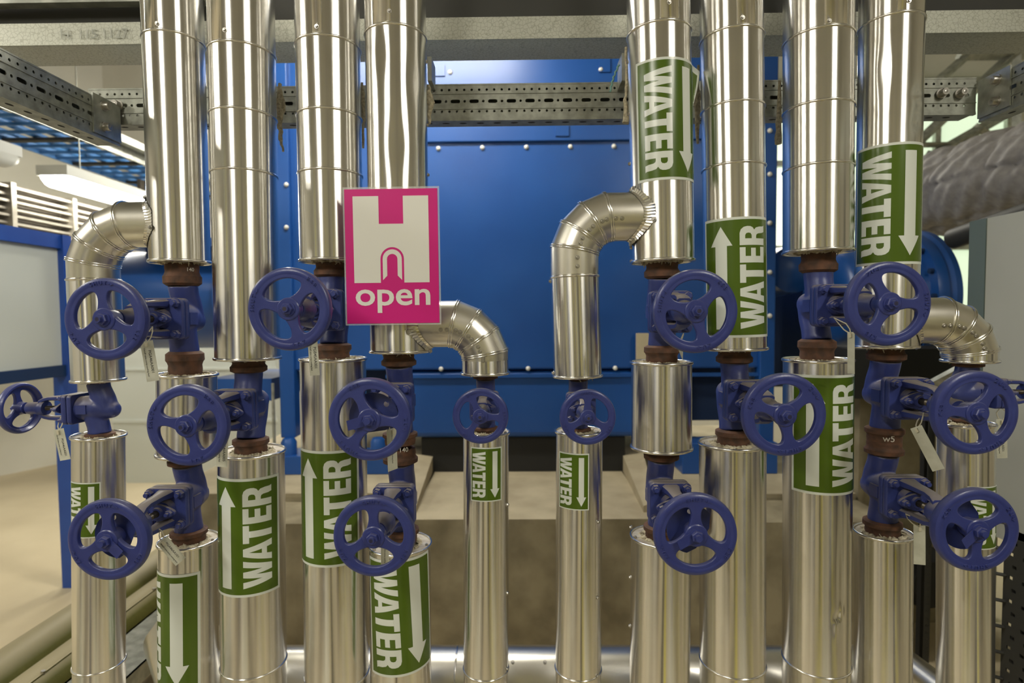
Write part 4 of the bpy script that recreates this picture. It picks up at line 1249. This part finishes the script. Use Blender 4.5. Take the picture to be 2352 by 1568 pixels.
for i in range(7):
    z = .25 + i * .09; bm = bmesh.new(); tube(bm, [(0, w_ - .01, z), (-.03, w_ + .01, z), (-.045, w_ + .012, z + .015)], .006, 6); finish('hook', bm, DARKM, root, 40)

# quilted insulation blanket duct
def quilt_tube(A, B, r, lab):
    root = None
    bm = bmesh.new(); n, seg = 170, 140
    d = (B - A); L = d.length; d.normalize(); a, b = frame_of(d); rings = []
    for i in range(n + 1):
        s = i / n * L; ring = []
        for k in range(seg):
            t = 2 * PI * k / seg; u_ = s / .33 + .12 * math.sin(2 * t); w_ = t * r / .24 + .1 * math.sin(9 * s)
            q = abs(math.sin(PI * u_)) ** .4 * abs(math.sin(PI * w_)) ** .4
            wr = .010 * math.sin(9 * t + 23 * s) * math.sin(31 * s + 3 * t) + .003 * math.sin(41 * s + 7 * t) + .0015 * math.sin(67 * s - 9 * t)
            rr = r * (1 + .15 * q) + wr
            ring.append(bm.verts.new(A + d * s + (a * math.cos(t) + b * math.sin(t)) * rr))
        rings.append(ring)
    for i in range(n):
        for k in range(seg): bm.faces.new((rings[i][k], rings[i][(k + 1) % seg], rings[i + 1][(k + 1) % seg], rings[i + 1][k]))
    bm.faces.new(rings[0][::-1]); bm.faces.new(rings[-1])
    o = finish('quilted_duct', bm, QUILT, None, 80); tag(o, lab, 'duct'); return o
quilt_tube(U(2020, 482, 3.95), U(2600, 325, 2.5), .215, 'grey quilted insulation blanket wrapped round a duct at right')
bm = bmesh.new(); A_, B_ = U(2190, 548, 2.9), U(2480, 450, 2.3); tube(bm, [A_, B_], .05, 24); tag(finish('dark_tube', bm, DARKM, None, 50), 'dark tube under the quilted duct above the grey cabinet', 'pipe')

# steel roof trusses at upper right
tr = thing('steel_truss', 'grey steel roof truss in front of the green lit window, upper right', 'truss', (2.5, 4.2, 2.0))
for (a, b, w) in (((2100, 335), (2330, 120), .035), ((2070, 260), (2230, 120), .03), ((2120, 370), (2300, 268), .035), ((2240, 290), (2290, 320), .03), ((2080, 333), (2352, 330), .02), ((2335, -260), (2335, 330), .035), ((2200, 130), (2352, 128), .03), ((2095, 415), (2140, 350), .03)):
    bm = bmesh.new(); A_, B_ = U(*a, 4.2) - Vector(tr.location), U(*b, 4.2) - Vector(tr.location)
    tube(bm, [A_, B_], w, 4); tube(bm, [A_ + Vector((0, -.03, 0)), B_ + Vector((0, -.03, 0))], w * .3, 4)
    finish('truss_member', bm, GALV, tr)

# ------------------------------------------------------------------ header and floor pipes
zh = U(1250, 1490, 1.76).z
hr = .085
head = thing('header_pipe', 'horizontal shiny clad header pipe behind the feet of the upright pipes', 'pipe', (-.95, 1.76, zh - hr))
bm = bmesh.new(); tube(bm, [(0, 0, 0), (2.1, 0, 0)], hr, 64); finish('cladding', bm, ALU2, head, 50)
for px in (1050, 1120, 1620):
    bm = bmesh.new(); x = U(px, 1500, 1.76).x + .95
    rings = [[bm.verts.new((x + .003 * math.sin(a), (hr + .001 + .003 * math.cos(a)) * math.cos(t), (hr + .001 + .003 * math.cos(a)) * math.sin(t))) for a in [2 * PI * w / 6 for w in range(6)]] for t in [2 * PI * k / 64 for k in range(64)]]
    for k in range(64):
        for w in range(6): bm.faces.new((rings[k][w], rings[k][(w + 1) % 6], rings[(k + 1) % 64][(w + 1) % 6], rings[(k + 1) % 64][w]))
    finish('seam_ring', bm, BEAD, head, 60)
for px in (1105, 1178, 1250, 1470, 1640, 1715):
    x = U(px, 1500, 1.76).x + .95; nv = Vector((0, -.55, .83)).normalized(); c = Vector((x, 0, 0)) + nv * hr
    bm = bmesh.new(); tube(bm, [c - nv * .002, c + nv * .002], .006, 12); hexa(bm, c, .004, .005, nv); finish('screw', bm, SCREWM, head, 35)
def crimp(parent, c, r, seed):
    rnd = random.Random(seed); bm = bmesh.new(); n = 90; V = []
    for q, (ext, h) in enumerate(((0.004, .0), (.012, -.012), (.022, -.03))):
        V.append([bm.verts.new((c[0] + (r + ext + (.003 if k % 2 else -.003) * (q > 0)) * math.cos(2 * PI * k / n), c[1] + h, c[2] + (r + ext + (.003 if k % 2 else -.003) * (q > 0)) * math.sin(2 * PI * k / n))) for k in range(n)])
    for a, b in ((0, 1), (1, 2)):
        for k in range(n): bm.faces.new((V[a][k], V[a][(k + 1) % n], V[b][(k + 1) % n], V[b][k]))
    finish('crimped_collar', bm, BEAD, parent, 20)
crimp(head, (U(1452, 1500, 1.76).x + .95 + .09, -hr + .02, -.06), .075, 1)
crimp(head, (U(1276, 1500, 1.76).x + .95 + .05, -hr + .02, -.07), .06, 2)
# left end branch
a = U(330, 1545, 1.76)
bm = bmesh.new(); tube(bm, [(a.x - .12, 2.3, zh - .09), (a.x - .04, 1.95, zh - .09), (a.x + .12, 1.76, zh - .09), (-.93, 1.76, zh - .09)], .075, 48); tag(finish('header_branch', bm, ALU2, None, 50), 'clad branch curving back from the header at lower left', 'pipe')
c = U(318, 1530, 1.9); 
def floor_pipe(xw, zw, r, mat, lab, y0=.8, y1=5.0, seams=False, name='floor_pipe'):
    root = thing(name, lab, 'pipe', (xw, y0, zw), group='insulated pipes along the floor at left')
    bm = bmesh.new(); tube(bm, [(0, 0, 0), (0, y1 - y0, 0)], r, 48); finish('cladding', bm, mat, root, 50)
    if seams:
        bm = bmesh.new(); box2(bm, (r * .42, 0, r * .885), (r * .52, y1 - y0, r * .94)); finish('lap_seam', bm, mat, root)
        for i in range(20):
            bm = bmesh.new(); c = Vector((r * .47, .1 + i * .2, r * .90)); tube(bm, [c, c + Vector((.2, 0, .9)) * .012], .007, 8); finish('screw', bm, SCREWM, root, 40)
    return root
floor_pipe(-1.98, .115, .115, OLIVE, 'olive green pipe along the floor at left, the one nearest the wall', seams=False)
floor_pipe(-1.70, .20, .080, OLIVE, 'olive green pipe along the floor at left, nearer the header', seams=True)
bm = bmesh.new(); box2(bm, (-1.56, .9, .24), (-1.36, 2.36, .262)); box2(bm, (-1.56, .9, .20), (-1.55, 2.36, .262)); box2(bm, (-1.37, .9, .20), (-1.36, 2.36, .262)); tag(finish('metal_tray', bm, GALV), 'flat grey metal tray beside the olive floor pipes', 'tray')
a = U(2150, 1570, 1.9); bm = bmesh.new(); tube(bm, [U(2050, 1500, 2.05), U(2230, 1640, 1.75)], .05, 24); tag(finish('low_pipe', bm, ALU2, None, 50), 'pale pipe slanting low behind the far right pipes', 'pipe')

# ------------------------------------------------------------------ left background
XF = U(140, 700, 3.1).x
zt2 = U(145, 540, 3.1).z
fr_ = thing('panel_screen', 'blue steel frame holding a pale panel at the left edge', 'frame', (XF, 3.1, 0))
bm = bmesh.new(); box2(bm, (-.045, -.02, 0), (.04, .04, zt2)); finish('post', bm, FBLUE, fr_)
bm = bmesh.new(); box2(bm, (-.03, -1.9, zt2 - .075), (.03, -.02, zt2)); finish('top_rail', bm, FBLUE, fr_)
zm = U(140, 862, 3.1).z
bm = bmesh.new(); box2(bm, (-.03, -1.9, zm), (.03, -.02, zm + .06)); finish('middle_rail', bm, MDARK, fr_)
bm = bmesh.new(); box2(bm, (-.008, -1.9, zm + .06), (.008, -.02, zt2 - .075)); finish('panel', bm, CABW, fr_)

# cable trays and luminaires running away at upper left
XT = -3.0
def ladder(lab, x0, x1, z, h, y0, y1, mat, matc, pitch, name='cable_tray', nc=5):
    root = thing(name, lab, 'cable tray', (x1, y0, z)); w_ = x1 - x0; L = y1 - y0
    for s, nm in ((0, 'side_rail'), (-w_, 'side_rail')):
        bm = bmesh.new(); box2(bm, (s - .012, 0, 0), (s + .004, L, h)); finish(nm, bm, mat, root)
    i = 0; y = .1
    while y < L:
        bm = bmesh.new(); box2(bm, (-w_, y, .0), (0, y + .035, .025)); finish('rung', bm, mat, root); y += pitch
    for k in range(nc):
        x = -w_ * (k + .6) / (nc + .2); bm = bmesh.new()
        P = [(x + .01 * math.sin(j * 1.3 + k), L * j / 24, .045 + .012 * math.sin(j * .9 + 2 * k)) for j in range(25)]
        tube(bm, P, .016 + .004 * (k % 2), 8); finish('cable', bm, matc, root, 60)
    return root
TRB = simple('tray blue', (.08, .24, .55), (.05, .18, .45), rough=.45, scale=6)
root = thing('cable_tray', 'blue ladder cable tray running away high at upper left', 'cable tray', (-3.0, 1.4, 2.73))
for x in (0, -.56):
    bm = bmesh.new(); box2(bm, (x - .010, 0, 0), (x + .006, 4.6, .09)); finish('side_rail', bm, TRB if x else GALV, root)
for i in range(30):
    bm = bmesh.new(); box2(bm, (-.555, .05 + i * .155, .0), (-.012, .05 + i * .155 + (.05 if i % 4 == 0 else .016), .02)); finish('rung', bm, DARKM if i % 4 == 0 else TRB, root)
for k in range(4):
    x = -.08 - k * .13; bm = bmesh.new()
    tube(bm, [(x + .008 * math.sin(j * 1.1 + k), 4.6 * j / 24, .05 + .006 * math.sin(j * .9 + 2 * k)) for j in range(25)], .024 if k % 3 else .015, 8); finish('cable', bm, CABLE, root, 60)
root = thing('cable_ladder', 'brown slatted cable ladder on edge below the lit lamp at left', 'cable tray', (-3.22, 1.4, 2.02))
bm = bmesh.new(); box2(bm, (-.10, 0, -.01), (-.09, 4.6, .36)); box2(bm, (-.12, .6, -.01), (-.09, .66, .70)); box2(bm, (-.12, 3.6, -.01), (-.09, 3.66, .70)); finish('backing', bm, BROWN, root)
SLAT = simple('slat metal', (.50, .46, .38), (.36, .33, .27), rough=.4, metal=.4, scale=12)
for k in range(8):
    bm = bmesh.new(); box2(bm, (-.06, 0, .045 * k), (-.02 + .02 * (k % 2), 4.6, .045 * k + .014)); finish('slat', bm, SLAT, root)
for i in range(9):
    bm = bmesh.new(); box2(bm, (-.09, .2 + i * .5, -.01), (.012, .235 + i * .5, .35)); finish('upright', bm, SLAT, root)
bm = bmesh.new(); box2(bm, (-2.96, 1.4, 2.80), (-2.90, 6.0, 2.85)); tag(finish('conduit_channel', bm, GALV), 'thin galvanised channel along the edge of the blue cable tray', 'channel')

def luminaire(lab, c, L, w=.14, h=.10, lit=True, ax='Y', mat=None, tilt=0, name='strip_lamp', group='strip lamps'):
    root = thing(name, lab, 'lamp', c, (0, tilt, 0 if ax == 'Y' else PI / 2), group)
    bm = bmesh.new(); box2(bm, (-w * .5, -L / 2, h * .45), (w * .5, L / 2, h)); o = finish('housing', bm, PLAST, root)
    bm = bmesh.new(); n = 10; rings = []
    for y, k in ((-L / 2, .75), (-L / 2 + .04, 1), (L / 2 - .04, 1), (L / 2, .75)):
        rings.append([bm.verts.new((w * .5 * k * math.cos(PI + PI * q / n), y, h * .45 + h * .62 * k * math.sin(PI + PI * q / n))) for q in range(n + 1)])
    for i in range(3):
        for q in range(n): bm.faces.new((rings[i][q], rings[i][q + 1], rings[i + 1][q + 1], rings[i + 1][q]))
    bm.faces.new(rings[0]); bm.faces.new(rings[-1]); bm_d = bm
    for q in (-.35, .35):
        bm = bmesh.new(); tube(bm, [(0, L * q, h), (0, L * q, CZ - c[2])], .004, 6); finish('suspension_rod', bm, GALV, root)
    finish('diffuser', bm_d, (mat or LAMP) if lit else PLAST, root, 60)
    return root
luminaire('glowing strip lamp seen at left, below the blue cable tray', (-2.98, 4.44, 2.365), 1.6, .20, .12)
luminaire('unlit strip lamp at the left edge with a small green indicator', (-2.98, 2.60, 2.40), 1.5, .14, .11, lit=False)
# hall lamps that light the place (behind and beside the photographer, and down the hall)
k_ = 0
for x, y, L, ax in ((-1.5, -1.2, 1.5, 'Y'), (1.75, -1.1, 1.5, 'Y'), (-3.6, .3, 1.5, 'Y'), (-.6, 2.35, 1.2, 'X'), (-2.0, 4.9, 1.5, 'Y'), (1.9, 5.2, 1.5, 'Y')):
    z = 3.15
    luminaire('hall strip lamp hung from the ceiling', (x, y, z), L, .20, .12, mat=LAMPR, ax=ax, group='hall strip lamps')
# unseen yellow pipes, floor strips, panels and boxes added for the cladding to reflect
tn = [0]
def reflected_prop(bm, mt_):
    tn[0] += 1; struct(finish('reflected_prop_%d' % tn[0], bm, mt_, None, 50))
for (x, y, r_, h_) in ((-.62, -1.15, .035, 2.1), (-.2, -1.6, .03, 2.1), (.75, -1.1, .04, 2.1), (1.3, -1.5, .03, 2.1), (2.2, -.4, .04, 2.1), (-2.1, -.4, .04, 2.1)):  # added to stand for the unseen source of the yellow streaks
    bm = bmesh.new(); tube(bm, [(x, y, 0), (x, y, h_)], r_, 20); reflected_prop(bm, YELL)
MAT = simple('dark reflected band', (.09, .075, .05), rough=.7); TANBAND = simple('tan reflected band', (.36, .31, .22), rough=.5); PALEBAND = simple('pale reflected band', (.66, .62, .48), rough=.5)  # tones of the added panels and strips
for x0_, x1_, m_ in ((-3.2, -2.2, TANBAND), (-1.5, -.9, TANBAND), (-.15, .35, PALEBAND), (.9, 1.5, TANBAND), (2.2, 3.2, TANBAND)):  # unseen floor strips, added for their reflection
    bm = bmesh.new(); box2(bm, (x0_, -3.9, 0), (x1_, -.55, .002)); reflected_prop(bm, m_)
for x0_, x1_, m_, h_ in ((-3.0, -2.5, MAT, 1.), (-2.45, -2.0, PALEBAND, 1.), (-1.8, -1.4, TANBAND, 1.05), (-1.3, -1.12, MAT, 1.05), (-1.0, -.62, PALEBAND, 1.0), (-.5, -.36, MAT, 1.1), (.2, .36, MAT, 1.1), (.42, .5, YELL, 1.15), (.62, 1.0, PALEBAND, 1.0), (1.1, 1.28, MAT, 1.05), (1.34, 1.42, YELL, 1.15), (1.5, 1.9, TANBAND, 1.), (2.0, 2.15, MAT, 1.), (2.4, 3.0, PALEBAND, 1.)):  # unseen panels and strips, added to make vertical bands in the pipes
    bm = bmesh.new(); box2(bm, (x0_, -.5, 0), (x1_, -.22, h_)); box2(bm, (x0_, -.22, 0), (x1_, .9, .002)); reflected_prop(bm, m_)
for (x0_, x1_, y_, z_, mt_) in ((-3.3, -2.7, -1.2, 2.2, CABG), (-2.6, -2.1, -1.9, 1.7, MBLUE), (-1.8, -1.35, -2.2, 2.0, WALLM), (-1.2, -.8, -2.4, 1.6, DARKM), (-.3, .1, -2.9, 1.9, CABG), (.3, .65, -2.6, 2.2, DARKM), (.95, 1.2, -2.2, 1.5, WALLM), (1.5, 1.9, -1.9, 2.0, DARKM), (2.4, 2.9, -1.2, 2.3, CABG), (3.4, 3.6, .2, 2.4, DARKM)):  # unseen boxes, added to vary the reflections
    bm = bmesh.new(); box2(bm, (x0_, y_ - .4, 0), (x1_, y_, z_)); reflected_prop(bm, mt_)

# ------------------------------------------------------------------ world and colour
w = bpy.data.worlds.new('world'); sc.world = w; w.use_nodes = True
w.node_tree.nodes['Background'].inputs[0].default_value = (.9, .9, .8, 1)
w.node_tree.nodes['Background'].inputs[1].default_value = .05
sc.view_settings.view_transform = 'Standard'; sc.view_settings.look = 'None'
sc.view_settings.gamma = 1; sc.view_settings.use_curve_mapping = False
sc.view_settings.exposure = 0.35
sc.cycles.use_denoising = True
sc.cycles.max_bounces = 7; sc.cycles.diffuse_bounces = 3; sc.cycles.glossy_bounces = 5
sc.cycles.sample_clamp_indirect = 6
